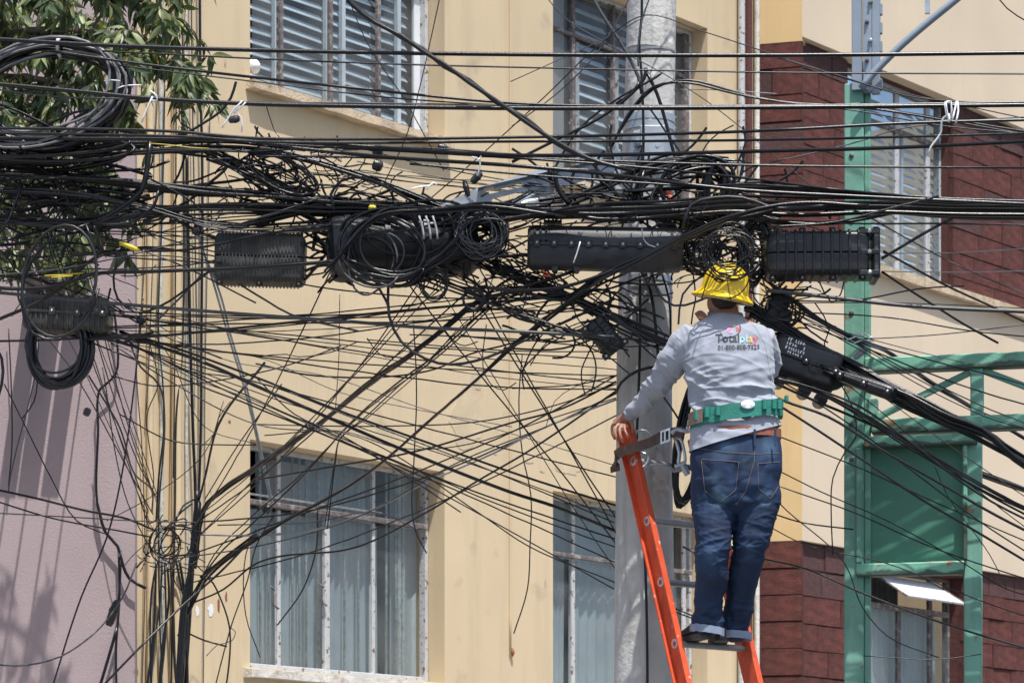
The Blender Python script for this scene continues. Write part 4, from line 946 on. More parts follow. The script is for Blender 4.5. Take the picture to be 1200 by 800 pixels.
# --- pole head
c([(688, -15), (704, 15), (730, 55), (748, 90), (752, 110)], 4.5, 'gry', Y=13.9); c([(752, -15), (752, 20), (749, 50), (752, 90), (754, 160), (752, 240)], 3.5, Y=14.1)
c([(766, -15), (752, 25), (747, 60), (748, 78)], 2.2, 'gry', Y=14.0)
c([(757, 83), (770, 110), (782, 150), (792, 188), (800, 210)], 4.5, Y=13.9); c([(750, 95), (740, 110), (700, 140), (660, 160), (600, 190)], 4, Y=13.6)
c([(722, 122), (740, 110), (755, 92), (757, 80)], 4.5, Y=13.85)
for k in range(2): c([(715, 175), (735, 140-k*4), (765, 105-k*3), (805, 94+k*3), (845, 103+k*3), (880, 113+k), (930, 121), (1000, 125), (1220, 157+k*4)], 3, Y=13.5-.1*k)
c([(640, 215), (680, 150), (730, 112), (770, 90), (775, 86)], 3, Y=13.7)
c([(470, 262), (560, 185), (640, 112), (700, 55), (756, 18), (820, 36), (900, 62), (1010, 98), (1140, 126), (1220, 143)], 1.6, Y=13.2)
c([(598, 96), (660, 68), (720, 40), (756, 19)], 1.3, 'gry', Y=13.3); c([(600, 148), (650, 112), (700, 62), (745, -15)], 1.7, 'gry', Y=13.4)
c([(632, -15), (660, 20), (700, 45), (780, 88), (830, 120), (905, 180), (960, 225)], 1.4, 'gry', Y=13.3)
c([(790, 105), (850, 106), (910, 110)], 1, 'lgry', Y=13.6)
c([(912, 68), (980, 88), (1060, 112), (1120, 119), (1220, 121)], 2, Y=12.9, m='blk2'); c([(900, 118), (1010, 131), (1100, 147), (1220, 158)], 2, Y=12.9)
c([(905, 190), (960, 178), (1010, 165), (1050, 152), (1100, 145), (1220, 136)], 1.8, 'gry', Y=13.0)
# --- bundle to the right of the pole at y 240
for k, (y0, y1, w) in enumerate(((232, 238, 4), (238, 241, 5), (244, 246, 6), (250, 251, 6), (241, 250, 5), (247, 254, 4.5), (235, 255, 3.5))):
    c([(560+k*17, 262-k*2), (620+k*12, 252-k), (700, y0+7), (780, y0+4), (860, y0-2), (930, y0-1+k), (1030, (y0+y1)/2-2), (1110, y1), (1220, y1+k*.4)], w, Y=12.82+.03*k, label='thick black cable in the level bundle passing above the finned closure', group='cables in the level bundle above the finned closure')
bundle([(760, 222, 13.2), (850, 218, 13.0), (950, 222, 12.9), (1080, 233, 12.9), (1220, 236, 12.9)], 5, 3.2, 3)
bundle([(900, 259), (960, 262), (1020, 255), (1090, 240), (1220, 244)], 4, 3.6, 2)
c([(900, 266), (980, 260), (1040, 245), (1100, 230)], 3, Y=12.7); c([(860, 255), (1000, 262), (1100, 262), (1220, 264)], 2.4, Y=12.85)
c([(1033, 303), (1050, 293), (1075, 278), (1098, 265), (1116, 256)], 4, Y=12.85, label='short thick black cable slanting up from the finned closure end')
# --- big diagonal from the closures down to the left bundle
bundle([(1000, 240, 12.75), (930, 240, 12.75), (860, 254, 12.75), (805, 275, 12.8), (745, 305, 12.85), (705, 325, 12.9), (660, 352, 13.1), (625, 345, 13.2)], 4, 5.2, 3.5, label='thick black cable sweeping down in front of the long grey closure', group='cables sweeping down over the long grey closure')
bundle([(860, 254, 12.75), (805, 275, 12.8), (745, 305, 12.85), (705, 327, 12.9), (660, 362, 13.0), (610, 400, 13.2), (560, 442, 13.9), (500, 492, 14.6), (420, 560, 15.4), (300, 632, 16.1), (240, 682, 16.4), (222, 720, 16.45)], 2, 3.4, 3)
c([(565, 336), (600, 340), (660, 336), (705, 322), (760, 298), (830, 272)], 4.5, Y=12.9)
bundle([(640, 328, 13.1), (600, 340, 13.1), (560, 352, 13.2), (520, 385, 13.6), (490, 410, 14), (440, 445, 14.6), (380, 492, 15.3), (300, 548, 16.0), (258, 576, 16.4), (238, 596, 16.5), (230, 640, 16.5)], 5, 3.3, 3.0, label='black cable in the sheaf slanting down to the building corner drop', group='sheaf of cables slanting down to the building corner')
bundle([(640, 335, 13.2), (585, 352, 13.3), (545, 380, 13.7), (500, 425, 14.3), (460, 460, 14.8), (430, 488, 15), (400, 514, 15.2), (394, 540, 15.4), (386, 592, 15.6)], 2, 1.7, 2.5)
bundle([(575, 355, 13.4), (520, 410, 13.9), (470, 450, 14.4), (420, 490, 15), (350, 560, 15.8), (290, 612, 16.2), (252, 650, 16.4), (230, 690, 16.45)], 2, 2.2, 4)
# --- wires dropping right across the wall
c([(150, 392, 14), (175, 398, 14), (300, 442, 14), (400, 482, 14), (520, 525, 14.2), (620, 560, 14.3), (722, 592, 14.4)], 3, label='medium black cable sloping down right over the lintel of the barred window')
c([(140, 388, 14), (170, 400, 14), (240, 425, 14), (300, 452, 14), (380, 487, 14), (480, 530, 14.2), (600, 577, 14.3), (650, 593, 14.4), (722, 622, 14.4)], 4.4, label='thickest cable of those sloping down right across the beige wall')
c([(130, 402), (200, 447), (300, 497), (420, 512), (560, 600), (620, 640), (720, 682), (800, 720), (850, 735)], 1.7, Y=14.6)
c([(120, 396), (200, 430), (300, 447), (420, 492), (560, 545), (720, 612)], 1.8, Y=14.5)
c([(110, 375), (220, 440), (300, 470), (420, 525), (540, 590), (720, 690)], 1.7, Y=14.7); c([(135, 350), (260, 420), (380, 440), (500, 480), (600, 508), (720, 545)], 1.2, 'gry', Y=14.7)
c([(120, 398), (200, 410), (300, 418), (400, 460), (480, 478), (600, 500)], 1.2, 'gry', Y=15)
c([(300, 442), (345, 485), (400, 510), (480, 560), (540, 600)], 1.8, Y=15)
# --- wires rising right to the pole
c([(226, 706, 16.4), (262, 690, 16.2), (300, 660, 16), (420, 640, 15.4), (500, 600, 15), (560, 563, 14.8), (620, 528, 14.6), (722, 458, 14.3)], 2.6)
c([(300, 562, 15.5), (380, 548, 15), (490, 528, 14.8), (600, 495, 14.6), (660, 478, 14.4), (722, 447, 14.3)], 2.6)
c([(300, 497, 15), (380, 499, 15), (460, 499, 14.8), (560, 494, 14.6), (650, 475, 14.4), (722, 450, 14.3)], 1.8); c([(310, 510), (400, 505), (470, 525), (540, 522), (640, 492), (722, 466)], 1.6, Y=14.6)
c([(300, 426, 15), (360, 439, 14.8), (440, 442, 14.6), (500, 435, 14.4), (560, 412, 14), (600, 402, 13.6), (700, 360, 13.4)], 2.4)
c([(200, 655, 16.3), (300, 640, 16), (420, 605, 15.4), (540, 540, 14.8), (640, 500, 14.4)], 1.8, 'gry')
c([(230, 626, 16.4), (300, 627, 16.1), (360, 622, 15.8), (430, 600, 15.4), (500, 565, 15), (580, 530, 14.7), (640, 500, 14.5), (722, 468, 14.3)], 2.6, 'lgry', label='pale grey cable curving across the barred window and rising to the pole')
c([(255, 615, 16.4), (360, 612, 16), (440, 600, 15.4), (490, 620, 15)], 1.8, 'gry')
# --- single hanging loops
c([(455, 335, 12.9), (456, 370, 12.9), (470, 400, 12.9), (498, 420, 12.9), (530, 427, 13), (570, 419, 13), (612, 400, 13), (660, 378, 13.1), (720, 350, 13.2)], 3.6, 'blk2', label='wide slack loop of dark cable hanging under the round closure')
c([(484, 375), (487, 420), (488, 470), (485, 540), (483, 600), (488, 625), (500, 648)], 1.8, Y=14.8, label='thin black wire hanging loose to the top of the barred window jamb')
c([(612, 415), (608, 470), (612, 530), (622, 580), (621, 640), (618, 690), (602, 742)], 1.8, Y=16, m='brn', label='loose black wire end dangling over the bare wall between the lower windows')
c([(398, 345), (397, 420), (393, 480)], 1.1, Y=15); c([(570, 380), (566, 430), (575, 450), (590, 457), (605, 448)], 1.5, Y=13.2); c([(430, 396), (445, 415), (460, 419), (480, 405)], 1.4, Y=13.3)
c([(300, 418), (335, 415), (350, 418), (390, 412), (420, 400)], 1.5, Y=13.5)
c([(520, 385), (535, 402), (545, 405), (560, 400)], 1.6, Y=13.1)
# --- long wires across the middle
c([(-20, 337), (40, 338), (75, 333), (105, 322), (180, 318), (300, 313), (420, 304)], 5, 'blk', Y=12.9, label='thick black cable sagging across the lower leaves toward the ribbed closure')
c([(-20, 341), (75, 350), (150, 357), (300, 369), (400, 376), (500, 384), (600, 388), (720, 395)], 4.4, 'gry', Y=13.0, label='thick grey cable crossing nearly level under the closures to the pole')
c([(100, 398), (180, 394), (300, 382), (450, 366), (600, 352), (690, 342)], 3.4, Y=13.1)
c([(480, 392), (600, 397), (700, 406), (800, 404)], 1.8, Y=13.9); c([(430, 398), (600, 411), (720, 412)], 1.6, Y=13.9)
c([(590, 408), (660, 408), (720, 384), (760, 350)], 2.6, Y=13.4); c([(600, 455), (680, 450), (722, 440)], 1.8, Y=14.2)
c([(170, 294), (215, 293), (260, 285), (300, 276), (360, 268), (440, 270)], 3.4, Y=12.95)
c([(183, 377), (215, 345), (245, 318), (300, 345), (340, 368), (420, 388)], 2.6, 'gry', Y=13.2)
for k in (0, 1): c([FWp for FWp in [(228+k*2, 262, 13.1), (240, 300, 13.4), (248+k*3, 325, 13.8), (268+k*3, 395, 14.6), (285+k*3, 450, 15.2), (300+k*2, 510, 16), (318+k*2, 592, 16.6)]], 2.6, 'blue' if k else 'lgry', label='pale blue and white twin rope hanging down to the barred window', group='the two strands of the pale rope')
c([(135, 290), (138, 300), (133, 325), (138, 350), (160, 366), (185, 360), (210, 345), (245, 318)], 3, Y=13.0)
# left tangle: bundles at y 205..265
bundle([(-30, 200), (60, 207), (150, 214), (230, 225), (320, 230), (420, 238), (520, 246), (700, 248)], 8, 4, 5, ms=['blk', 'blk', 'blk2'])
bundle([(-30, 256), (50, 261), (105, 262), (170, 250), (260, 244), (400, 247), (520, 246), (640, 243)], 8, 4.2, 7, ms=['blk', 'blk', 'brn'])
bundle([(-30, 186), (60, 190), (150, 180), (240, 176), (330, 182), (440, 212), (520, 244)], 5, 3.2, 5)
bundle([(-30, 168), (80, 176), (150, 168), (260, 165), (330, 172)], 5, 4.4, 6)
bundle([(-30, 226), (80, 232), (160, 240), (260, 262), (360, 262), (480, 250)], 7, 2.6, 9, ms=['blk', 'brn', 'gry'])
bundle([(255, 185), (300, 205), (360, 230), (430, 248), (500, 262)], 8, 3.2, 9, ms=['blk', 'blk2', 'gry'])
bundle([(280, 200), (350, 250), (420, 285), (500, 320), (560, 345), (640, 380), (720, 405)], 5, 2.4, 7)
bundle([(300, 260), (380, 243), (470, 240), (560, 248), (640, 250), (700, 250)], 6, 3.6, 4.5)
bundle([(430, 268), (500, 262), (600, 252), (720, 247), (800, 244), (880, 244)], 6, 3.4, 4)
bundle([(570, 247), (640, 247), (720, 248), (800, 248), (870, 246)], 4, 4.2, 3)
bundle([(600, 245), (660, 236), (700, 222), (740, 200), (790, 186), (850, 190)], 6, 4.2, 7, Y=13.4)
bundle([(600, 320), (660, 345), (700, 365), (740, 385), (790, 405)], 7, 4.2, 8, Y=13.6)
bundle([(560, 300), (620, 325), (680, 350), (740, 385)], 6, 2.2, 12, Y=13.3, ms=['blk', 'gry', 'blk2'])
c([(115, 260), (140, 245), (165, 225), (172, 200), (176, 165)], 7, Y=12.85, label='broad black strap like cable rising behind the large coil')
c([(110, 262), (150, 262), (180, 242), (186, 222)], 4, Y=12.8); c([(105, 262), (60, 280), (35, 310), (25, 355), (38, 390), (70, 398), (95, 378), (112, 330), (110, 290), (100, 262)], 3.6, Y=12.8)
c([(108, 262), (120, 292), (100, 310), (60, 345), (-20, 382)], 4.5, 'brn', Y=12.95)
c([(-20, 290), (60, 285), (150, 290), (250, 300), (340, 330), (450, 345), (560, 350), (690, 345)], 2, Y=13.1); c([(-20, 240), (90, 268), (150, 288), (210, 310), (300, 355)], 2.2, Y=13)
c([(-20, 310), (50, 330), (110, 350), (180, 388), (260, 420)], 2.2, Y=13.3)
c([(50, 300), (90, 298), (130, 300), (200, 300), (260, 308)], 1.6, 'brn', Y=13)
c([(-20, 400), (60, 398), (130, 394), (180, 390)], 3, Y=13.4)
c([(-12, 395), (2, 420), (2, 450), (-8, 480)], 4, Y=13.2, label='end of a thick black loop peeking in at the left edge by the mauve wall')
# arcs
c([(392, 245), (388, 228), (400, 212), (425, 208), (450, 218), (490, 240)], 3.6, 'blk', Y=12.8, label='arched black cable standing up above the round black closure')
c([(650, 195), (652, 215), (658, 228), (668, 240)], 6, Y=13.0); c([(755, 200), (748, 225), (752, 262)], 7, Y=13.3)
c([(800, 268), (810, 240), (835, 232), (870, 232), (910, 244), (980, 240)], 4.6, 'blk2', Y=12.72, label='arched dark cable over the tangle left of the finned closure')
c([(640, 500), (650, 470), (700, 440)], 1, Y=14.6)
# --- wires going down right past the worker
bundle([(905, 334, 13.2), (930, 352, 13.2), (960, 374, 13.25), (1005, 398, 13.6), (1045, 416, 14.4), (1085, 445, 14.42), (1135, 475, 14.42), (1240, 535, 14.4)], 3, 3.6, 1.6, label='tape wrapped black cable passing behind the rusty green top rail', group='wrapped cables behind the green top rail')
bundle([(900, 372, 13.3), (930, 390, 13.2), (970, 412, 13.1), (1020, 438, 13.0), (1060, 462, 12.95), (1110, 495, 12.9), (1150, 508, 12.9), (1190, 535, 12.9), (1260, 575, 12.9)], 9, 4.4, 9, label='thick black cable in the heavy sheaf crossing in front of the green frame', group='heavy sheaf crossing the green frame')
bundle([(985, 440), (1030, 460), (1080, 485), (1140, 512), (1230, 560)], 4, 4.6, 4, label='black cable in the lower strand of the sheaf on the green frame', group='lower strand of the sheaf on the green frame')
bundle([(895, 440), (950, 462), (1000, 487), (1060, 520), (1150, 568), (1240, 612)], 6, 3, 12)
bundle([(1135, 549), (1175, 563), (1250, 590)], 4, 4.5, 3, Y=14.45)
c([(890, 455), (915, 468), (970, 488), (1030, 525), (1100, 565), (1170, 605), (1240, 640)], 3.6, Y=12.9); c([(888, 458), (918, 478), (960, 505), (1020, 545), (1080, 585), (1140, 620), (1240, 680)], 3.2, Y=12.95)
c([(890, 432), (930, 455), (1000, 500), (1080, 560), (1150, 612), (1240, 670)], 2, Y=13.0); c([(860, 490, 14.0), (915, 512), (1000, 545), (1100, 590), (1240, 650)], 1.7, Y=13.3)
c([(900, 340), (980, 349), (1060, 358), (1220, 366)], 5, 'gry', Y=12.9, label='thick grey cable crossing the green column just below the finned closure')
c([(910, 352), (1000, 352), (1080, 338), (1130, 335)], 2, Y=13); c([(912, 365), (1040, 372), (1140, 388), (1220, 396)], 1.8, Y=13); c([(1000, 398), (1100, 392), (1220, 378)], 1.4, 'gry', Y=13)
c([(905, 372), (960, 382), (1060, 408), (1130, 425)], 1.2, 'gry', Y=13.0); c([(918, 355), (1050, 355), (1220, 362)], 1.2, Y=13.1)
c([(950, 222), (1010, 250), (1060, 278), (1120, 310), (1220, 352)], 1.8, 'gry', Y=12.9); c([(1035, 294), (1060, 308), (1110, 335), (1160, 358), (1240, 395)], 3, Y=12.9)
c([(1033, 318), (1060, 336), (1090, 355), (1130, 380), (1170, 402)], 3, Y=12.95); c([(1035, 318), (1120, 319), (1220, 317)], 1.4, 'lgry', Y=12.9); c([(1035, 297), (1120, 296), (1220, 290)], 1.5, 'lgry', Y=12.9)
c([(1160, -15), (1180, 10), (1230, 40)], 1.8, Y=12.9)
c([(960, 330), (975, 355), (985, 345), (989, 330)], 2, Y=13.0); c([(955, 355), (972, 385), (966, 402), (972, 425), (1000, 480), (1003, 512), (990, 530), (976, 560), (974, 600), (976, 650)], 1.8, 'brn', Y=13.1, label='loose brown wire curling down beside the green column')
c([(860, 548, 14.0), (915, 570), (1000, 600), (1090, 640), (1240, 690)], 1.8, Y=13.2); c([(855, 528, 14.0), (905, 548), (960, 575), (1040, 610), (1130, 660), (1180, 690), (1240, 705)], 1.6, Y=13.2)
c([(840, 632, 14.4), (880, 650, 14.3), (950, 668, 13.8), (1000, 690, 13.5), (1100, 728, 13.3), (1240, 770, 13.2)], 2.8, label='medium black cable sloping across the open lower right window'); c([(850, 590, 14.4), (900, 616, 14.2), (950, 640, 13.6), (1040, 660, 13.4), (1140, 700, 13.3), (1240, 735, 13.2)], 1.5)
c([(860, 520, 14.0), (912, 588, 13.9), (990, 660), (1010, 710), (1040, 745), (1100, 770)], 1.6, Y=13.6); c([(1012, 768), (1100, 772), (1150, 766)], 1.3, Y=13.1)
c([(1095, 545), (1110, 580), (1160, 650), (1180, 690)], 1.3, Y=13.0)
c([(860, 592, 14.2), (900, 600, 14.1), (940, 612, 14), (1000, 620, 14)], 2, 'blk2'); c([(800, 640, 14.8), (830, 655, 14.8), (866, 672, 14.8)], 2.6, Y=14.8); c([(790, 712, 15), (830, 728, 15), (860, 735, 15)], 2)
# wires down the pole
c([(750, 320), (750, 400), (748, 470), (746, 530), (752, 600), (756, 660), (758, 730), (759, 840)], 3.6, Y=14.16, label='black cable running straight down the front of the concrete pole')
c([(752, 320, 14.1), (762, 340, 14.0), (770, 400, 14.0), (772, 430, 14.05)], 4.4); c([(776, 322, 14.1), (784, 350, 14.1), (786, 400, 14.15)], 2.8)
c([(722, 460, 14.2), (728, 448, 14.15), (748, 434, 14.1), (772, 430, 14.1), (790, 440, 14.2)], 3.8, label='black cable bent round the pole just above the ladder'); c([(770, 455, 14.15), (785, 475, 14.1), (796, 492, 14.1)], 2.6)
c([(765, 322), (772, 345), (790, 358), (830, 348), (872, 325)], 3, 'gry', Y=13.4); c([(795, 380), (800, 345), (820, 325), (845, 310)], 2.6, 'gry', Y=13.35)
c([(812, 320), (815, 350), (812, 365), (810, 380)], 2.2, Y=13.5); c([(880, 395), (890, 370), (912, 345), (922, 335)], 3.2, 'gry', Y=13.4, label='stiff grey cable rising from the right shoulder to the finned closure')
c([(893, 325), (900, 350), (898, 368), (893, 390)], 2.2, 'lgry', Y=13.3)
# wires hanging across the helmet
c([(836, 312), (828, 332), (822, 350)], 1.6, Y=13.33, raw=True); c([(850, 312), (854, 340), (857, 354)], 1.2, Y=13.33, raw=True); c([(878, 306), (877, 330), (866, 345), (852, 350)], 1.8, Y=13.33, raw=True)
# --- building-corner verticals hugging the facade
def wallcab(pts, w, m='blk', off=.06, **k): return cable([FW(x, y, off) for x, y in pts], w, m, **k)
wallcab([(234, -10), (235, 100), (237, 200), (236, 400), (235, 520), (230, 620), (220, 700), (212, 820)], 3.6, label='thick black cable running straight down the yellow facade by the corner')
wallcab([(219, 180), (221, 300), (223, 400), (226, 500), (229, 600), (224, 700), (216, 820)], 4, label='thick black cable left of the straight one on the yellow facade')
wallcab([(213, -10), (215, 200), (213, 420), (207, 480), (205, 600), (200, 820)], 2.6, 'blk2'); wallcab([(224, -10), (226, 150), (229, 300), (231, 450)], 2, 'gry', .05)
wallcab([(207, -10), (206, 200), (205, 400), (203, 560)], 2, 'brn', .09); wallcab([(187, -10), (185, 100), (180, 200), (178, 330), (172, 480)], 1.6, 'gry', .05)
wallcab([(193, 100), (190, 250), (186, 400), (190, 440), (193, 500), (186, 600), (190, 820)], 2.2, 'blk2'); wallcab([(246, 130), (243, 300), (240, 460), (240, 620), (238, 820)], 1.5, 'gry', .03)
wallcab([(170, 200), (168, 330), (160, 430), (166, 520), (170, 650), (166, 820)], 1.6, 'gry', .04)
for k, pts in enumerate(([(190, 655), (188, 700), (180, 760), (176, 820)], [(196, 660), (198, 700), (190, 760), (186, 820)], [(200, 655), (203, 720), (205, 780), (209, 820)], [(186, 650), (178, 690), (176, 760), (178, 820)], [(205, 650), (213, 690), (220, 720), (206, 820)], [(210, 655), (217, 700), (219, 760), (220, 820)], [(193, 655), (194, 740), (186, 820)], [(183, 655), (180, 740), (170, 820)])):
    wallcab(pts, 2.6+(k % 3)*.5, 'blk' if k % 2 else 'blk2', .1, label='black cable hanging from the wire knot at the building corner', group='cables hanging from the wire knot')
bundle([(231, 585, 16.4), (229, 620, 16.4), (224, 665, 16.4), (217, 710, 16.4), (212, 760, 16.4), (208, 830, 16.4)], 6, 4.4, 2.8, label='thick black cable in the heavy vertical drop at the building corner', group='heavy vertical drop at the building corner')
c([(225, 590, 16.4), (212, 600, 16.3), (200, 615, 16.2), (180, 640, 16.1), (160, 665, 16.0)], 2.4); c([(235, 582, 16.4), (215, 592, 16.3), (205, 612, 16.2)], 2.4)
c([(235, 676, 16.3), (262, 654, 16.2), (300, 625, 16)], 3.6); c([(233, 682, 16.3), (245, 678, 16.2), (258, 700, 16.1), (269, 735, 16.1), (268, 780, 16.1), (260, 830, 16.2)], 2.4)
c([(222, 742, 16.3), (240, 750, 16.2), (266, 757, 16.2)], 2.4); c([(270, 735, 16.2), (276, 740, 16.2), (272, 750, 16.2), (255, 755, 16.1), (242, 768, 16)], 1.2, 'gry')
c([(248, 820, 16.3), (272, 730, 16.2), (290, 680, 16.1), (300, 640, 16), (320, 605, 15.8)], 1.8)
c([(112, 812, 15.5), (165, 757, 15.8), (215, 708, 16), (260, 668, 16.1), (300, 626, 16)], 3, label='medium black cable rising from the foot of the mauve wall to the barred window')
c([(-20, 570, 15), (40, 583, 15.2), (100, 598, 15.6), (150, 608, 15.9), (183, 622, 16.1)], 3); c([(-20, 582, 15), (50, 604, 15.2), (90, 613, 15.5), (130, 620, 15.8), (178, 629, 16)], 2.2)
c([(-20, 600, 15), (90, 606, 15.3), (160, 610, 15.8), (230, 612, 16)], 1.6, 'gry')
pkc = lambda pts, w, m='blk', off=.05, **k: cable([PK(x, y, off) for x, y in pts], w, m, **k)
pkc([(133, 360), (137, 395), (135, 440), (118, 455), (115, 462), (115, 500), (114, 590), (122, 622)], 3.2, off=.06, label='black cable clipped to the mauve wall beside the corner')
pkc([(114, 590), (124, 624), (138, 640), (144, 662), (152, 678), (171, 689)], 4, off=.05); pkc([(139, 645), (140, 700), (136, 760), (137, 820)], 3, off=.05); pkc([(142, 645), (141, 680), (138, 705)], 2, off=.08)
pkc([(45, 380), (44, 420), (12, 560), (10, 575)], 1.6, 'gry'); pkc([(10, 385), (13, 450), (14, 520), (10, 570)], 1.8, 'blk2', .05)
pkc([(44, 410), (40, 470), (26, 490)], 1.8, 'blk2', .04); pkc([(137, 735), (130, 760), (112, 820)], 4, off=.06); pkc([(120, 430), (125, 460), (135, 530), (150, 590), (180, 650)], 1.6, off=.25)
c([(-20, 777, 14.8), (30, 779, 15), (70, 769, 15.1), (110, 742, 15.2), (140, 705, 15.4), (160, 660, 15.8)], 2.4, 'gry', label='grey wire swinging low across the foot of the mauve wall')
c([(58, 815, 15.2), (95, 700, 15.3), (125, 630, 15.4), (142, 560, 15.5), (160, 430, 15.6), (168, 350, 15.6)], 2.4); c([(5, 450, 15), (30, 500, 15.1), (60, 560, 15.2), (90, 610, 15.3), (122, 625, 15.4)], 1.8)
c([(104, 440, 14.2), (140, 500, 14.6), (155, 550, 15), (178, 575, 15.6), (178, 600, 16)], 2.4); c([(150, 395, 14.5), (165, 430, 14.8), (186, 450, 15), (192, 500, 15.4), (186, 560, 15.8), (183, 610, 16.1)], 2.6)
c([(175, 400, 14.5), (185, 450, 15), (172, 490, 15.4), (180, 560, 15.8), (178, 580, 16)], 1.6)
c([(150, 350), (200, 420), (240, 500), (300, 520)], 1.2, Y=15); c([(310, 425, 15), (255, 500, 15.8), (240, 560, 16.2), (232, 590, 16.4)], 3.2); c([(330, 450, 15), (280, 520, 15.6), (240, 585, 16.3)], 1.8)
c([(140, 485), (200, 516), (260, 521), (300, 521)], 1.8, Y=15.2); c([(130, 440), (180, 452), (240, 448), (330, 430), (400, 405)], 1.8, Y=14.8)
c([(125, 610, 16), (180, 580, 16), (240, 530, 16), (262, 470, 16)], 1.2, 'brn')
c([(270, 470, 16.6), (256, 490, 16.6), (253, 505, 16.6), (237, 522, 16.6)], 1.2, 'brn')
c([(300, 620, 16.2), (288, 650, 16.3), (288, 720, 16.4), (305, 770, 16.4)], 1.5)
c([(372, 592, 16.2), (371, 640, 16.2), (355, 690, 16.2), (325, 732, 16.2)], 2); 
# --- procedural filler wires; both ends of each are buried in a knot, a sheaf or behind the pole
def rp(box, Y): return (R.uniform(box[0], box[2]), R.uniform(box[1], box[3]), R.uniform(*Y))
def filler(n, b0, b1, Y0, Y1, w=(1.2, 2.2), sag=(2, 18), ms=('blk', 'blk', 'blk2', 'gry', 'brn')):
    for _ in range(n):
        a, b = rp(b0, Y0), rp(b1, Y1); s_ = R.uniform(*sag); k = R.uniform(-5, 5); q = [a]
        for t in (.25, .5, .75):
            q.append((a[0]+(b[0]-a[0])*t, a[1]+(b[1]-a[1])*t+s_*4*t*(1-t)+k*math.sin(t*6.28), a[2]+(b[2]-a[2])*t))
        q.append(b); cable(q, R.uniform(*w), R.choice(ms), dj=.004)
KN = (224, 590, 234, 690); KL = (172, 560, 186, 640); PO = (735, 420, 760, 470); PO2 = (735, 560, 760, 720); RC = (390, 250, 540, 320); UL = (20, 190, 130, 260); MC = (40, 350, 125, 395); BL = (530, 290, 620, 340)
filler(9, (-20, 190, -10, 330), (250, 215, 420, 260), (12.8, 13.2), (12.9, 13.3))
filler(6, (-20, 200, -10, 420), (265, 280, 340, 320), (13, 13.4), (13.1, 13.3))
filler(7, MC, (620, 330, 700, 370), (13.6, 13.9), (13.3, 13.8), sag=(0, 30))
filler(6, MC, PO, (13.6, 13.9), (14.4, 14.4), sag=(0, 20))
filler(5, MC, PO2, (13.7, 14), (14.5, 14.6), sag=(-6, 10))
filler(3, KN, RC, (16.3, 16.4), (13.1, 13.4), w=(1.2, 1.8), sag=(4, 34))
filler(2, KN, BL, (16.3, 16.4), (13.1, 13.5), w=(1.2, 2), sag=(4, 30))
filler(3, KN, PO, (16.3, 16.4), (14.4, 14.5), sag=(14, 50))
filler(6, (270, 165, 420, 200), (640, 215, 780, 250), (12.9, 13.3), (13, 13.6))
filler(4, MC, KL, (13.8, 14), (16.1, 16.3), w=(1.2, 2), sag=(-22, 26))
filler(4, UL, KL, (13.2, 13.4), (16.1, 16.3), w=(1.1, 1.8), sag=(-26, 26))
filler(7, (905, 340, 925, 390), (1225, 350, 1235, 640), (13, 13.4), (12.9, 13.2))
filler(4, RC, PO2, (13.2, 13.4), (14.5, 14.6), sag=(0, 8))
# --- the dense knots nobody could count
def tangle(label, boxes, Y, n, w=(1.4, 3), seed=0, ms='blk', size=(8, 30), flat=.5):
    r = random.Random(seed); mb = MB()
    for _ in range(n):
        bx = r.choice(boxes); cx, cy = r.uniform(bx[0], bx[2]), r.uniform(bx[1], bx[3]); Yc = r.uniform(*Y)
        a = r.uniform(0, 6.28) if r.random() < .22 else r.gauss(.12, .4)+(math.pi if r.random() < .5 else 0); L_ = r.uniform(*size); q = []; cur = r.gauss(0, .55)
        x, y = cx, cy; Yk = Yc
        for k in range(7):
            q.append(PR(x, y, Yk)); x += math.cos(a)*L_/6*1.6; y += math.sin(a)*L_/6*1.3; a += cur/3+r.uniform(-.18, .18); Yk += r.uniform(-.04, .04)
        mb.tube(spline(q, 22), r.uniform(*w)/2*RY(Yc)/S, 4, False)
    o = mb.obj('wire_tangle', M[ms], None); recenter(o); tag(o, label, 'wires', None, 'stuff'); return o
tangle('dense black knot of short wires between the ribbed closure and the upper sill', [(260, 165, 420, 245)], (12.95, 13.2), 90, (1.2, 2.6), seed=1, size=(14, 48))
tangle('dense dark knot of wires round and behind the round black closure', [(380, 235, 560, 330)], (13.0, 13.3), 200, (1.6, 4), seed=2, size=(14, 46))
tangle('dense mass of black wires beneath and beside the ball of looped wire', [(520, 290, 625, 345), (575, 240, 640, 340)], (13.0, 13.3), 80, (1.1, 2.4), seed=3, size=(16, 56))
tangle('dark crowd of cables over the long closure and round the pole clamp', [(660, 236, 900, 262), (680, 200, 860, 262)], (13.2, 13.7), 95, (1.4, 3.6), seed=4, size=(30, 90))
tangle('thicket of thin wire ends between long closure and finned closure', [(790, 262, 900, 325)], (13.1, 13.4), 150, (1.2, 2.4), seed=5, size=(8, 30))
tangle('grey loose wire ends mixed in the thicket above the helmet', [(785, 240, 900, 330)], (13.05, 13.3), 60, (1, 1.8), seed=6, ms='gry', size=(8, 26))
tangle('dark mass of cables crowding in front of the lower leaves', [(-20, 170, 180, 262)], (12.9, 13.3), 60, (2, 4.5), seed=7, size=(40, 120))
tangle('loose wires and bent ends in front of the lower leaves', [(-20, 262, 150, 350)], (13.0, 13.6), 45, (1.2, 2.6), seed=8, size=(15, 60))
tangle('wire clutter behind the sheaf left of the pole', [(620, 318, 735, 400)], (13.4, 13.9), 60, (1.3, 3.2), seed=9, size=(24, 70))
tangle('dark wire clutter between technician shoulder and finned closure', [(885, 335, 935, 395)], (13.3, 13.7), 60, (1.2, 3.0), seed=10, size=(10, 34))
tangle('tight clutter of wires around the knot at the building corner', [(172, 612, 222, 668)], (16, 16.4), 26, (1.1, 1.8), seed=11, size=(14, 40))
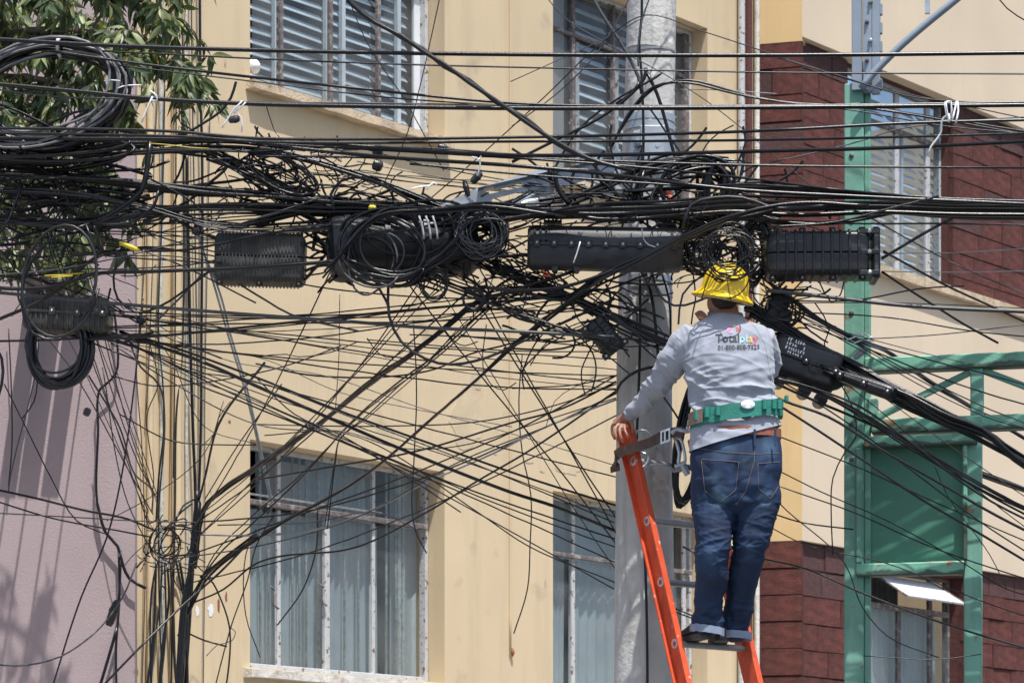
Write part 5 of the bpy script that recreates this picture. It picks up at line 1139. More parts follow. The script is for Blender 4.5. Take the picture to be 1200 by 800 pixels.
tangle('wire ends over the clump, pale grey for the light they catch', [(255, 165, 460, 245), (640, 240, 900, 262)], (12.85, 12.95), 50, (.9, 1.5), seed=12, ms='gry', size=(6, 22))  # highlights on the wires, put into a grey colour
# extra hand strands over the black bell of the round closure
bundle([(400, 300), (440, 255), (500, 245), (570, 240), (640, 250)], 5, 3.4, 6, Y=12.8)
bundle([(600, 240), (560, 262), (520, 300), (470, 322), (420, 310)], 4, 3.6, 7, Y=12.82)
for k in range(3):
    c([(491+k*8, 253), (495+k*8, 266), (497+k*8, 280)], 2.8, 'lgry', Y=12.72, label='pale plastic band wrapped round the coil on the round closure', group='pale bands on the round closure')
# --- white ties, ribbon and small hanging bits
def ribbon(label, strands, Y, w=2.2, cat='tie', name='ribbon', m='tie'):
    mb = MB()
    for s_ in strands: mb.tube(spline([PR(x, y, Y+(.01*i)) for i, (x, y) in enumerate(s_)], 8), w/2*Y/S, 6)
    o = mb.obj(name, M[m], None); recenter(o); tag(o, label, cat); return o
ribbon('white ribbon knotted round two level cables over the red walled window', [[(1108, 119), (1110, 133), (1113, 143), (1107, 121), (1114, 119), (1114, 142)], [(1116, 141), (1119, 128), (1121, 119)], [(1120, 144), (1123, 130), (1122, 119)], [(1112, 143), (1112, 134), (1106, 138), (1103, 146), (1103, 154), (1098, 163), (1091, 172), (1088, 181)]], 12.55, 2.6)
ribbon('white cable tie with a drooping end on the cable above the corner pipe', [[(176, 107), (183, 112), (184, 118), (178, 118)], [(179, 113), (172, 128), (166, 144)]], 12.55, 2.4, 'cable tie', 'cable_tie')
ribbon('white twisted tie on the cable at the left of the upper sill', [[(284, 118), (276, 130), (283, 138), (283, 155)], [(283, 120), (275, 127), (268, 138), (260, 150)], [(288, 120), (280, 128), (274, 133)]], 12.55, 1.8, 'cable tie', 'cable_tie')
ribbon('white string tie dangling above the slotted bracket', [[(553, 184), (562, 187), (562, 197), (559, 206)], [(560, 188), (564, 183)]], 12.7, 2, 'cable tie', 'cable_tie')
ribbon('white tie lying over the wires left of the slotted bracket', [[(481, 222), (492, 219), (506, 217), (510, 214)], [(500, 222), (508, 214), (512, 217)]], 12.7, 2.2, 'cable tie', 'cable_tie')
ribbon('short white tie on the large coil loops by the leaves', [[(137, 104), (145, 101), (155, 100), (166, 100)]], 12.7, 1.6, 'cable tie', 'cable_tie')
ribbon('short pale tie across the grey loops of the large coil', [[(122, 95), (130, 94), (141, 95)]], 12.68, 1.4, 'cable tie', 'cable_tie')
ribbon('frayed white ties at the cable crossing on the green column', [[(1004, 388), (1010, 392), (1016, 397)], [(992, 398), (1004, 394), (1012, 390), (1022, 396)], [(1018, 396), (1024, 394)], [(1001, 402), (1012, 398), (1024, 400)]], 13.0, 1.6, 'cable tie', 'cable_tie')
ribbon('thin white tie hanging in front of the long grey closure', [[(680, 283), (676, 297), (672, 308)]], 12.85, 1.8, 'cable tie', 'cable_tie')
ribbon('pale curved wire end lying on the long grey closure', [[(752, 265), (754, 280), (760, 287), (770, 290)]], 12.85, 1.4, 'wire', 'wire_end', 'lgry')
ribbon('bits of red tape on the cables below the long grey closure', [[(634, 317), (641, 320), (646, 325)], [(636, 322), (643, 324)]], 13.0, 2, 'tape', 'tape', 'red')
ribbon('pair of yellow wires along the cables above the mauve wall coil', [[(52, 323), (75, 322), (97, 320)], [(60, 325), (85, 323)]], 12.88, 1.5, 'wire', 'wire_end', 'yel')
ribbon('short yellow green wire near the clump left of the upper sill', [[(175, 168), (200, 170), (225, 173), (245, 174)]], 12.6, .9, 'wire', 'wire_end', 'yel')
# brackets and cables added to cast shadow bands and lines on the mauve wall
for i, (x, w_) in enumerate(((42, .105), (66, .12), (92, .105))):
    t = thing('added_shadow_bracket', PK(x, 345), f'added shadow casting bracket on the mauve wall above the coil, {("nearest the tree","between the other two","nearest the corner")[i]}', 'bracket', 'added shadow casting brackets above the cable coil')
    p_ = PK(x, 336); mb = MB(); mb.box(p_+pk.n*.24, Vector((w_/2, 0, 0)), pk.n*.24, Vector((0, 0, .006)))
    bevel(mb.obj('arm', M['rust'], t, False), .003)
    mb = MB(); mb.box(p_+pk.n*.006, Vector((w_/2+.01, 0, 0)), pk.n*.005, Vector((0, 0, .05))); mb.obj('wall_plate', M['rust'], t, False)
    v = [p_+pk.n*.02, p_+pk.n*.4, p_+pk.n*.9+Vector((-.01, 0, .004)), p_+pk.n*1.6+Vector((-.03, 0, -.02)), p_+pk.n*2.4+Vector((-.1, 0, .05))]
    cable(v, 3, label='added black cable on a mauve wall bracket, casting a thin shadow', group='added cables on the mauve wall brackets')
for x in (96,):
    p_ = PK(x+16, 330); cable([p_+pk.n*.03, p_+pk.n*.7, p_+pk.n*2.0, p_+pk.n*3.1], 2.6, label='short black cable leaving the mauve wall at the corner')
# wires alike: one group; each is singled out by its height (or its place from the wall corner) among them
from collections import defaultdict
_g = defaultdict(list)
for o, px_ in CAB: _g[o['label']].append((o, px_))
ORD = ['highest', 'second highest', 'third highest', 'fourth highest', 'fifth highest', 'sixth highest', 'seventh highest', 'eighth highest']
ORL = ['first from left', 'second from left', 'third from left', 'fourth from left', 'fifth from left', 'sixth from left', 'seventh from left', 'eighth from left']
for lb, l in _g.items():
    n = len(l)
    if n < 2: continue
    for o, _ in l:
        if not o.get('group'): o['group'] = 'cables alike, '+lb
    if n > 9: continue
    a, b = l[0][1][0], l[0][1][-1]; steep = abs(a[1]-b[1]) > 1.5*abs(a[0]-b[0])
    x_ = lambda e: sum(p[0 if steep else 1] for p in e[1])/len(e[1])
    l.sort(key=x_)
    for i, (o, _) in enumerate(l):
        w_ = ('last from left' if steep else 'lowest') if i == n-1 else (ORL if steep else ORD)[i]
        lb_ = lb.replace('of looped wire', 'of wire').replace('thin faded black', 'thin faded').replace('the corner wire knot', 'the corner knot')
        o['label'] = f'{w_}, {lb_}'
for o in COL.objects:
    if o.parent is None and o.get('label') and len(o['label'].split()) > 16: print('LONG', len(o['label'].split()), o['label'])
# ================================================================== LADDER
lad = thing('extension_ladder', P(850, 1024, 13.2)-Vector((0, 0, 1.6)), 'orange fibreglass ladder leaning on the concrete pole under the technician', 'ladder')
T0 = P(735, 501, 13.95); B0 = P(803, 800, 13.58); rv = (B0-T0).normalized()
rdir = Vector((.80, .60, 0)); rdir = (rdir-rv*rdir.dot(rv)).normalized(); wdir = rv.cross(rdir).normalized()
if wdir.y > 0: wdir = -wdir
foot = T0+rv*((T0.z-.08)/-rv.z); RW = .43
def rail(o0, o1, sgn, name='rail', m=None, wd=.05, fl=.034):
    """C channel: web with two flanges that point outwards"""
    mb = MB(); mid = (o0+o1)/2; h = (o1-o0)/2
    th = .0035
    out = -rdir*sgn
    sec = [(-wd, 0), (wd, 0), (wd, fl), (wd-2*th, fl), (wd-2*th, 2*th), (-wd+2*th, 2*th), (-wd+2*th, fl), (-wd, fl)]
    mb.loft([[p+wdir*a+out*b for a, b in sec] for p in (o0, o1)])
    return autosmooth(mb.obj(name, m or M['ladder'], lad, False), 30)
rail(T0, foot, 1); R0 = T0+rdir*RW+rv*.0; R1 = foot+rdir*RW
rail(R0, R1, -1)
def railpt(t): return T0+rv*t
t0 = (P(735, 610, 13.8).z-T0.z)/rv.z
tr0 = t0
RS = .326
k = 0; rungs = []
t = t0-RS
while t < (foot-T0).length-.1:
    a = railpt(t)
    mb = MB(); mb.tube([a-rdir*.004, a+rdir*(RW+.004)], .0165, 12); ro = autosmooth(mb.obj('rung', M['rung'], lad), 60)
    for q, sg in ((a, -1), (a+rdir*RW, 1)):
        mb = MB(); mb.lathe(q+rdir*sg*.004, rdir*sg, [(0, .026), (.007, .024), (.008, .013), (.002, .012), (.002, 0)], 16); autosmooth(mb.obj('rung_cap', M['alu'], ro))
    rungs.append(a); t += RS
mb = MB()
for q in (foot, R1): mb.box(q+rv*.02, rdir*.03, wdir*.06, rv*.03)
mb.obj('shoe', M['sole'], lad, False)
# top bracket rods and strap hardware (the "V" rest against the pole)
mb = MB()
a = P(745, 546, 13.98); mb.tube(spline([P(736, 536, 13.97), P(748, 543, 13.95), P(756, 545, 13.95), P(782, 545, 13.95), P(790, 552, 13.98), P(798, 551, 14.0)]), .0085, 8); mb.obj('pole_rest', M['steel'], lad)
mb = MB(); mb.tube(spline([P(748, 520, 13.98), P(744, 512, 13.95), P(747, 505, 13.94), P(757, 505, 13.94), P(762, 512, 13.95), P(770, 526, 13.98)]), .007, 8); mb.obj('hook', M['alu'], lad)
mb = MB(); mb.tube(spline([P(748, 530, 13.93), P(757, 532, 13.92), P(759, 540, 13.92), P(752, 548, 13.92), P(747, 540, 13.92), P(748, 532, 13.93)]), .008, 8); mb.obj('ring', M['alu'], lad)
# harness strap from the technician round the rail and pole
st = thing('pole_strap', P(770, 520, 13.85), 'brown webbing lanyard strap with steel buckle running round the ladder rail and pole', 'strap')
def webbing(pts, hw, th, m, name, par):
    mb = MB(); sp = spline([P(*p) for p in pts], 8); rg = []
    for i, p in enumerate(sp):
        t_ = (sp[min(i+1, len(sp)-1)]-sp[max(i-1, 0)]).normalized(); n_ = Vector((0, -1, 0)); n_ = (n_-t_*n_.dot(t_)).normalized() if abs(t_.y) < .98 else Vector((1, 0, 0)); u_ = t_.cross(n_)
        rg.append([p+u_*hw-n_*th, p+u_*hw+n_*th, p-u_*hw+n_*th, p-u_*hw-n_*th])
    mb.loft(rg); return autosmooth(mb.obj(name, m, par), 50)
webbing([(721, 552, 14.15), (721, 540, 14.0), (726, 530, 13.87), (740, 525, 13.82), (760, 519, 13.80), (782, 508, 13.78), (800, 505, 13.75)], .024, .003, M['strap'], 'webbing', st)
mb = MB(); ca = P(779, 511, 13.77)
for dx in (-.018, .0, .022): mb.box(ca+Vector((dx, 0, dx*.35)), Vector((.004, 0, 0)), Vector((0, .008, 0)), Vector((0, 0, .031)))
for dz in (-.028, .028): mb.box(ca+Vector((.002, 0, dz)), Vector((.024, 0, .008)), Vector((0, .007, 0)), Vector((0, 0, .005)))
autosmooth(mb.obj('buckle', M['alu'], st, False))
mb = MB(); mb.tube(spline([P(787, 508, 13.76), P(793, 503, 13.76), P(803, 505, 13.75), P(813, 503, 13.66)]), .012, 8); mb.obj('swivel', M['steel'], st)
mb = MB(); mb.tube(spline([P(806, 498, 13.66), P(811, 488, 13.64), P(812, 500, 13.62), P(814, 508, 13.62), P(807, 503, 13.64), P(806, 498, 13.66)]), .006, 8); mb.obj('snap_hook', M['alu'], st)
cr = thing('snap_hook', P(802, 540, 13.85), 'big silver carabiner hook hanging on the ladder between pole and jeans', 'carabiner')
mb = MB(); mb.tube(spline([P(790, 512, 13.8), P(797, 514, 13.8), P(801, 525, 13.8), P(803, 538, 13.8), P(800, 549, 13.8), P(795, 546, 13.8), P(796, 532, 13.8), P(793, 520, 13.8), P(790, 512, 13.8)]), .008, 8); mb.obj('hook', M['alu'], cr)
mb = MB(); mb.tube([P(791, 548, 13.8), P(804, 543, 13.8)], .017, 10); mb.tube([P(800, 545, 13.79), P(806, 556, 13.79)], .016, 10); autosmooth(mb.obj('swivel', M['steel'], cr), 40)

# ================================================================== TECHNICIAN
PYb = 13.5
per = thing('person', P(838, 760, 13.66), 'technician seen from behind on the ladder, yellow hard hat, grey shirt and blue jeans', 'person')
def ell(c, ax, rx, ry, n=20, side=None, sq=2.3):
    """superellipse ring perpendicular to ax; rx along side, ry along the other direction"""
    ax = ax.normalized(); sd = side or Vector((1, 0, 0)); sd = (sd-ax*sd.dot(ax)).normalized(); fd = ax.cross(sd)
    out = []
    for k in range(n):
        a = 2*math.pi*k/n; ca, sa = math.cos(a), math.sin(a)
        out.append(c+sd*rx*math.copysign(abs(ca)**(2/sq), ca)+fd*ry*math.copysign(abs(sa)**(2/sq), sa))
    return out
def limb(mb, secs, n=18, sq=2.1, side=None):
    """secs: (x px, y px, Y, rx px, ry m)"""
    pts = [P(s_[0], s_[1], s_[2]) for s_ in secs]; rg = []
    # refine by spline
    rr = [(s_[3]*s_[2]/S, s_[4]) for s_ in secs]
    m = len(pts); full = []; fr_ = []
    for i in range(m-1):
        a = pts[max(i-1, 0)]; b = pts[i]; c_ = pts[i+1]; d = pts[min(i+2, m-1)]
        for j in range(4):
            t = j/4; t2 = t*t; t3 = t2*t
            full.append(.5*((2*b)+(c_-a)*t+(2*a-5*b+4*c_-d)*t2+(-a+3*b-3*c_+d)*t3)); fr_.append((rr[i][0]*(1-t)+rr[i+1][0]*t, rr[i][1]*(1-t)+rr[i+1][1]*t))
    full.append(pts[-1]); fr_.append(rr[-1])
    for i, p in enumerate(full):
        ax = full[min(i+1, len(full)-1)]-full[max(i-1, 0)]
        rg.append(ell(p, ax, fr_[i][0], fr_[i][1], n, side, sq))
    # rounded ends
    e0 = full[0]-(full[1]-full[0]).normalized()*min(fr_[0])*.4; e1 = full[-1]+(full[-1]-full[-2]).normalized()*min(fr_[-1])*.4
    rg = [[e0+(q-full[0])*.5 for q in rg[0]]]+rg+[[e1+(q-full[-1])*.5 for q in rg[-1]]]
    mb.loft(rg)
def fuse(mb, voxel, smooth, name, m, parent, fold=None, factor=.5):
    me = bpy.data.meshes.new('tmp'); me.from_pydata([tuple(v) for v in mb.v], [], mb.f)
    bm = bmesh.new(); bm.from_mesh(me); bmesh.ops.recalc_face_normals(bm, faces=bm.faces); bm.to_mesh(me); bm.free()
    o = bpy.data.objects.new('tmp', me); COL.objects.link(o)
    r = o.modifiers.new('r', 'REMESH'); r.mode = 'VOXEL'; r.voxel_size = voxel; r.adaptivity = 0
    s_ = o.modifiers.new('s', 'SMOOTH'); s_.iterations = smooth; s_.factor = factor
    dg = bpy.context.evaluated_depsgraph_get(); dg.update(); ev = o.evaluated_get(dg); me2 = bpy.data.meshes.new_from_object(ev)
    bpy.data.objects.remove(o); me2.update()
    if fold:
        nr = [v.normal.copy() for v in me2.vertices]
        for v, n_ in zip(me2.vertices, nr): v.co += n_*fold(v.co, n_)
    me2.name = name; me2.materials.clear(); me2.materials.append(m); me2.polygons.foreach_set('use_smooth', [True]*len(me2.polygons))
    oo = bpy.data.objects.new(name, me2)
    me2.transform(Matrix.Translation(-wloc(parent))); return link(oo, parent)
def px_of(p): return 600+p.x/p.y*S, HOR-(p.z-CZ)/p.y*S
# ---- body (continuous), slightly inside the clothes
torso = [(850, 362, 13.56, 15, .062), (850, 372, 13.55, 17, .07), (850, 381, 13.54, 34, .085), (851, 392, 13.53, 45, .10), (853, 410, 13.52, 49, .115), (856, 440, 13.52, 47, .12), (860, 470, 13.52, 46, .12), (862, 500, 13.52, 47, .12), (862, 540, 13.52, 49, .13), (861, 570, 13.53, 47, .125)]
larm = [(812, 393, 13.53, 17, .07), (800, 408, 13.54, 16, .064), (787, 427, 13.58, 14, .056), (774, 447, 13.65, 12, .05), (758, 467, 13.75, 10, .042), (743, 481, 13.84, 7.5, .032), (735, 488, 13.88, 6.5, .026)]
rarm = [(889, 394, 13.54, 17, .07), (896, 412, 13.6, 15, .062), (899, 428, 13.72, 13, .052), (893, 430, 13.85, 11, .045), (872, 415, 13.93, 9, .04), (850, 397, 13.95, 7.5, .034), (838, 387, 13.95, 7, .028), (828, 379, 13.94, 7.5, .02)]
lleg = [(836, 565, 13.53, 23, .11), (837, 590, 13.53, 24, .105), (836, 620, 13.5, 16, .065), (834, 648, 13.48, 13, .05), (833, 675, 13.52, 12, .05), (830, 705, 13.58, 12, .05), (829, 735, 13.6, 10, .045)]
rleg = [(884, 560, 13.53, 23, .11), (886, 590, 13.53, 23, .105), (881, 620, 13.52, 16, .065), (875, 650, 13.53, 13, .05), (869, 680, 13.6, 12, .05), (864, 710, 13.68, 12, .05), (861, 740, 13.72, 10, .045)]
mb = MB()
for l in (torso, larm, rarm, lleg, rleg): limb(mb, l)
hc = P(847, 338, 13.53)
def blob(mb, c, rx, ry, rz, n=16, rot=None):
    rg = []
    for i in range(1, 10):
        a = math.pi*i/10; z = math.cos(a); r_ = math.sin(a)
        ring = [Vector((rx*r_*math.cos(2*math.pi*k/n), ry*r_*math.sin(2*math.pi*k/n), rz*z)) for k in range(n)]
        rg.append([c+(rot @ v if rot else v) for v in ring])
    mb.loft(rg)
face = Vector((-.45, .85, -.25)).normalized(); yaw = Matrix.Rotation(math.radians(28), 3, 'Z')
blob(mb, hc, .078, .098, .105, rot=yaw); blob(mb, hc+face*.03+Vector((0, 0, -.055)), .058, .07, .065, rot=yaw)   # skull, jaw
nose = hc+face*.108+Vector((0, 0, -.03)); mb.tube([nose+Vector((0, 0, .035)), nose+face*.012, nose+face*.004+Vector((0, 0, -.012))], [.009, .013, .012], 8)
for sg in (-1, 1):   # ears
    e = hc+yaw @ Vector((.079*sg, .004, -.022)); blob(mb, e, .009, .017, .028, 10, yaw @ Matrix.Rotation(.3*sg, 3, 'Z'))
for sg in (-1, 1): blob(mb, hc+face*.088+yaw @ Vector((.03*sg, 0, .0)), .013, .01, .009, 8)
mb.tube([hc+face*.09+yaw @ Vector((q*.022, 0, -.062)) for q in (-1, 0, 1)], .008, 6)
limb(mb, [(848, 350, 13.55, 13.5, .055), (850, 368, 13.56, 15, .06), (850, 382, 13.55, 19, .07)])
# hands: palm plus five fingers each
def finger(mb, pts, r0, r1):
    n = len(pts); mb.tube(spline([P(*p) for p in pts], 3), [r0+(r1-r0)*i/(len(spline([P(*p) for p in pts], 3))-1) for i in range(len(spline([P(*p) for p in pts], 3)))], 8)
limb(mb, [(735, 488, 13.88, 6.6, .022), (729, 493, 13.90, 7.6, .021), (723, 498, 13.91, 8, .018)], 12)
finger(mb, [(724, 492, 13.90), (717.5, 499, 13.89), (717.5, 508, 13.89), (721, 515, 13.90)], .0098, .0078)
finger(mb, [(726, 495, 13.88), (721, 503, 13.85), (722, 512, 13.84), (726, 519, 13.85)], .0100, .0078)
finger(mb, [(729, 497, 13.86), (726, 504, 13.82), (728, 513, 13.81), (731, 518, 13.83)], .0098, .0076)
finger(mb, [(733, 497, 13.85), (732, 503, 13.81), (735, 510, 13.80), (737, 514, 13.82)], .0088, .0068)
finger(mb, [(737, 491, 13.87), (741, 497, 13.84), (742, 503, 13.84), (741, 507, 13.86)], .0108, .0085)
for k, (dx, dy) in enumerate(((-6, -4), (-3, -6), (0, -7), (3, -6))):
    finger(mb, [(828+dx*.6, 379, 13.94), (824+dx, 373+dy*.5, 13.93), (820+dx*.8, 371+dy, 13.95)], .0095, .0075)
finger(mb, [(832, 380, 13.92), (830, 374, 13.90), (826, 371, 13.90)], .0105, .0085)
body = fuse(mb, .0052, 3, 'body', M['skin'], per)
# ---- hair
mb = MB(); blob(mb, hc+Vector((.006, -.012, .005)), .083, .099, .104, rot=yaw); blob(mb, hc+Vector((.006, -.04, -.06)), .066, .058, .05, rot=yaw)
mb.tube([hc+yaw @ Vector((.074*sg, .012, -.005-.0*sg)) for sg in (-1, 1)], .012, 8)
hair = fuse(mb, .007, 2, 'hair', M['hair'], per, lambda p, n_: noise.noise(p*90)*.003)
# ---- shirt
tsh = [(850, 373, 13.55, 17, .075), (850, 380, 13.545, 32, .092), (850, 388, 13.54, 45, .108), (852, 402, 13.53, 53, .125), (854, 425, 13.52, 53, .134), (856, 450, 13.52, 50, .132), (859, 472, 13.52, 50, .132), (862, 492, 13.52, 51, .137), (863, 512, 13.52, 54.5, .155), (864, 532, 13.52, 57, .168)]
las = [(814, 396, 13.53, 21, .082), (799, 409, 13.54, 19.5, .076), (786, 428, 13.58, 17, .066), (773, 448, 13.65, 14.5, .058), (757, 467, 13.75, 12, .05), (743, 481, 13.84, 9.5, .041), (736, 487, 13.875, 8, .034)]
ras = [(888, 396, 13.54, 21, .082), (895, 414, 13.6, 18, .074), (899, 430, 13.72, 15, .062), (893, 431, 13.85, 13, .053), (872, 416, 13.93, 11, .046), (852, 399, 13.95, 9.5, .04)]
mb = MB(); limb(mb, tsh, 24, 2.4); limb(mb, las); limb(mb, ras)
def ridge(v): return 1-abs(v)*2 if abs(v) < .5 else 0
def shirtfold(p, n_):
    x, y = px_of(p); d = 0
    cv = (x-858)/50
    r1 = 1-abs(noise.noise(Vector((x*.012, (y-16*cv*cv-6*cv)*.075, 31)))*2.4) if x > 796 else 1-abs(noise.noise(Vector(((x-y)*.06, (x+y)*.02, 31)))*2.4)
    d += max(0, r1)**3*.008*max(.25, min(1, (y-400)/45))
    if x > 796:
        # long curved drag folds from the left armpit and the waist toward the right side
        low = max(0, min(1, (y-408)/60)); cx = (x-858)/50
        ph = (y+ (18*cx*cx) - 10*cx)/9.5 + 1.6*noise.noise(Vector((x*.022, y*.03, 3)))
        w_ = abs(noise.noise(Vector((x*.03, y*.045, 11))))*2+.25
        d += .013*low*w_*(1-abs(math.sin(ph*math.pi*.5))*1.6)
        ph2 = (y*.55+x*.9)/15+noise.noise(Vector((x*.03, y*.03, 8)))*2
        d += .008*max(0, min(1, (y-385)/30))*(math.sin(ph2)**3)*(.4+abs(noise.noise(Vector((x*.03, y*.03, 20))))*1.4)
        d += -.012*math.exp(-((y-487)/6)**2)
    else:
        t = ((x-805)*-.62+(y-392)*.78); ph = (t+ .35*(x+y)*.5)/5.5+1.8*noise.noise(Vector((x*.05, y*.05, 4)))
        d += .008*math.sin(ph)*(.3+abs(noise.noise(Vector((x*.06, y*.06, 2))))*1.8)*(1.0 if x < 790 else .6)
    d += .0035*noise.noise(p*16)+.0012*noise.noise(p*45)
    if y > 494: d = d*.25+.004
    # armhole seam
    sx = 803+4*math.sin((y-385)/14)
    if 384 < y < 436 and abs(x-sx) < 3: d -= .0035*(1-abs(x-sx)/3)
    return d
shirt = fuse(mb, .0052, 5, 'shirt', M['shirt'], per, shirtfold)
bm = bmesh.new(); bm.from_mesh(shirt.data); a_, b_ = P(810, 527, 13.4)-wloc(per), P(918, 496, 13.4)-wloc(per)
pn = (b_-a_).cross(Vector((0, 1, .06))).normalized(); pn = pn if pn.z < 0 else -pn
bmesh.ops.bisect_plane(bm, geom=bm.verts[:]+bm.edges[:]+bm.faces[:], plane_co=a_, plane_no=pn, clear_outer=True)
bm.to_mesh(shirt.data); bm.free()
# collar band
def bandring(cx, cy, Y, rx, ry, h, m, name, tilt=0., th=.006, sq=2.2, parent=per, lean=0, n=40, rough=.0):
    mb = MB(); rg = []
    cc = P(cx, cy, Y)
    for k in range(n):
        a = 2*math.pi*k/n; ca, sa = math.cos(a), math.sin(a)
        e = Vector((math.copysign(abs(ca)**(2/sq), ca)*rx, math.copysign(abs(sa)**(2/sq), sa)*ry, 0))
        e.z = -tilt*e.x+lean*e.y+rough*noise.noise(Vector((ca*3, sa*3, h))); o_ = Vector((ca, sa, 0))*th
        rg.append([cc+e+Vector((0, 0, -h/2)), cc+e+o_+Vector((0, 0, -h/2)), cc+e+o_+Vector((0, 0, h/2)), cc+e+Vector((0, 0, h/2))])
    rg.append(rg[0]); mb.loft(rg, False); return autosmooth(mb.obj(name, m, parent), 50)
bandring(850, 371, 13.555, .078, .078, .034, M['collar'], 'collar', tilt=.04, lean=.25, th=.008)
bandring(850, 367, 13.555, .074, .074, .012, M['collar'], 'collar', tilt=.04, lean=.25, th=.007)
# ---- jeans
hipj = [(863, 506, 13.52, 50, .138), (863, 525, 13.52, 53, .15), (863, 545, 13.52, 54.5, .16), (862, 570, 13.525, 53, .155), (861, 590, 13.53, 50, .14)]
llj = [(836, 560, 13.52, 27, .14), (837, 590, 13.53, 27.5, .13), (836, 615, 13.5, 23.5, .108), (835, 645, 13.48, 20, .09), (834, 675, 13.52, 18.5, .086), (831, 700, 13.56, 17, .078), (829, 722, 13.59, 17.5, .07), (828, 740, 13.6, 16, .066)]
rlj = [(887, 555, 13.52, 27.5, .14), (888, 585, 13.53, 27, .13), (884, 612, 13.52, 23.5, .108), (877, 645, 13.53, 19.5, .09), (871, 678, 13.6, 18, .086), (866, 705, 13.66, 16.5, .078), (862, 728, 13.7, 17, .07), (861, 745, 13.72, 15.5, .066)]
mb = MB(); limb(mb, hipj, 24, 2.5); limb(mb, llj); limb(mb, rlj)
def jfold(p, n_):
    x, y = px_of(p); d = .0035*noise.noise(p*12)
    # pressed creases: ridged noise, squeezed across the leg, strongest behind the knees and over the hems
    sk = (x-835)*.25 if x < 858 else -(x-878)*.25
    rd = 1-abs(noise.noise(Vector((x*.028, (y+sk)*.085, 4)))*2.2)
    rd2 = 1-abs(noise.noise(Vector((x*.05+7, (y-sk)*.13, 9)))*2.2)
    kk = .25+math.exp(-((y-642)/26)**2)+1.2*math.exp(-((y-722)/16)**2)+.5*math.exp(-((y-600)/12)**2)
    d += (max(0, rd)**3*.0055+max(0, rd2)**3*.003)*kk*max(0, min(1, (y-530)/40))
    if y > 590:
        k = max(0, min(1, (y-590)/40)); b = .5+.5*math.exp(-((y-640)/22)**2)+.9*math.exp(-((y-718)/20)**2)
        ph = (y+x*(.35 if x < 855 else -.3))/7+noise.noise(Vector((x*.04, y*.04, 1)))*3.5
        d += .006*k*b*(math.sin(ph)*(.3+abs(noise.noise(Vector((x*.05, y*.05, 6))))*1.6))
    else:
        ph = (y*.8+abs(x-860)*.9)/9+noise.noise(Vector((x*.04, y*.04, 1)))*2.5
        d += .008*math.sin(ph)*abs(noise.noise(Vector((x*.04, y*.05, 9))))*2*max(0, min(1, (y-520)/30))
        d -= .014*math.exp(-((x-863)/4.5)**2)*max(0, min(1, (y-530)/40))
    return d
jeans = fuse(mb, .0052, 5, 'jeans', M['jeans'], per, jfold)
def bvh(o):
    dg = bpy.context.evaluated_depsgraph_get(); m_ = o.data.copy(); m_.transform(Matrix.Translation(wloc(o))); bm = bmesh.new(); bm.from_mesh(m_); t = BVHTree.FromBMesh(bm); bm.free(); bpy.data.meshes.remove(m_); return t
bj, bs = bvh(jeans), bvh(shirt)
def wspot(x, y, Y, r, k): q = P(x, y, Y)-wloc(per); return (q.x, q.y, q.z, r, k)
wear(M['jeans'], [wspot(843, 583, 13.36, .07, .95), wspot(900, 582, 13.38, .06, .8), wspot(838, 560, 13.36, .05, .35), wspot(832, 650, 13.38, .05, .3), wspot(880, 645, 13.42, .05, .25), wspot(850, 522, 13.37, .07, .35), wspot(903, 524, 13.4, .06, .5)], (.16, .30, .42))
camp = Vector((0, 0, CZ))
def onto(tree, x, y, lift=.002, dflt=13.38):
    """nearest surface of the garment, found by a horizontal probe at this height"""
    p = P(x, y, 13.4); h = tree.ray_cast(Vector((p.x, 12.0, p.z)), Vector((0, 1, 0)))
    if h[0] is None: return None
    # correct the small parallax of the probe
    p2 = P(x, y, h[0].y); h2 = tree.ray_cast(Vector((p2.x, 12.0, p2.z)), Vector((0, 1, 0)))
    q = (h2[0] if h2[0] is not None else h[0]); n_ = (h2[1] if h2[0] is not None else h[1])
    return q+n_*lift
def seam(tree, pts, r, m, name, parent, lift=.001, dash=False):
    q = []
    for i in range(len(pts)-1):
        for j in range(10):
            t = j/10; q.append((pts[i][0]*(1-t)+pts[i+1][0]*t, pts[i][1]*(1-t)+pts[i+1][1]*t))
    q.append(pts[-1]); w_ = [onto(tree, x, y, lift) for x, y in q]; w_ = [p for p in w_ if p is not None]
    if len(w_) < 2: return
    mb = MB(); mb.tube(w_, r, 5); return mb.obj(name, m, parent)
for pl_ in ([(822, 540), (823, 538), (866, 541)], [(822, 540), (826, 575), (844, 588), (862, 574), (866, 541)], [(888, 543), (914, 541)], [(888, 543), (889, 572), (903, 584), (912, 570)], [(812, 524), (850, 530), (884, 532), (914, 531)], [(884, 508), (884, 540), (874, 575), (862, 592)]):
    seam(bj, pl_, .0013, M['stitch'], 'stitching', jeans)
def patch(tree, cx, cy, rx, ry, m, name, parent, lift=.0015, n=14):
    mb = MB(); vs = [onto(tree, cx, cy, lift)]; fs = []
    for k in range(1, 4):
        for i in range(n):
            a = 2*math.pi*i/n; j = 1+.18*noise.noise(Vector((math.cos(a)*2, math.sin(a)*2, cx)))
            vs.append(onto(tree, cx+rx*k/3*math.cos(a)*j, cy+ry*k/3*math.sin(a)*j, lift))
    if any(v is None for v in vs): return
    for i in range(n): fs.append((0, 1+i, 1+(i+1) % n))
    for k in range(2):
        for i in range(n): a = 1+k*n+i; b = 1+k*n+(i+1) % n; fs.append((a, b, b+n, a+n))
    mb.add(vs, fs); return mb.obj(name, m, parent)
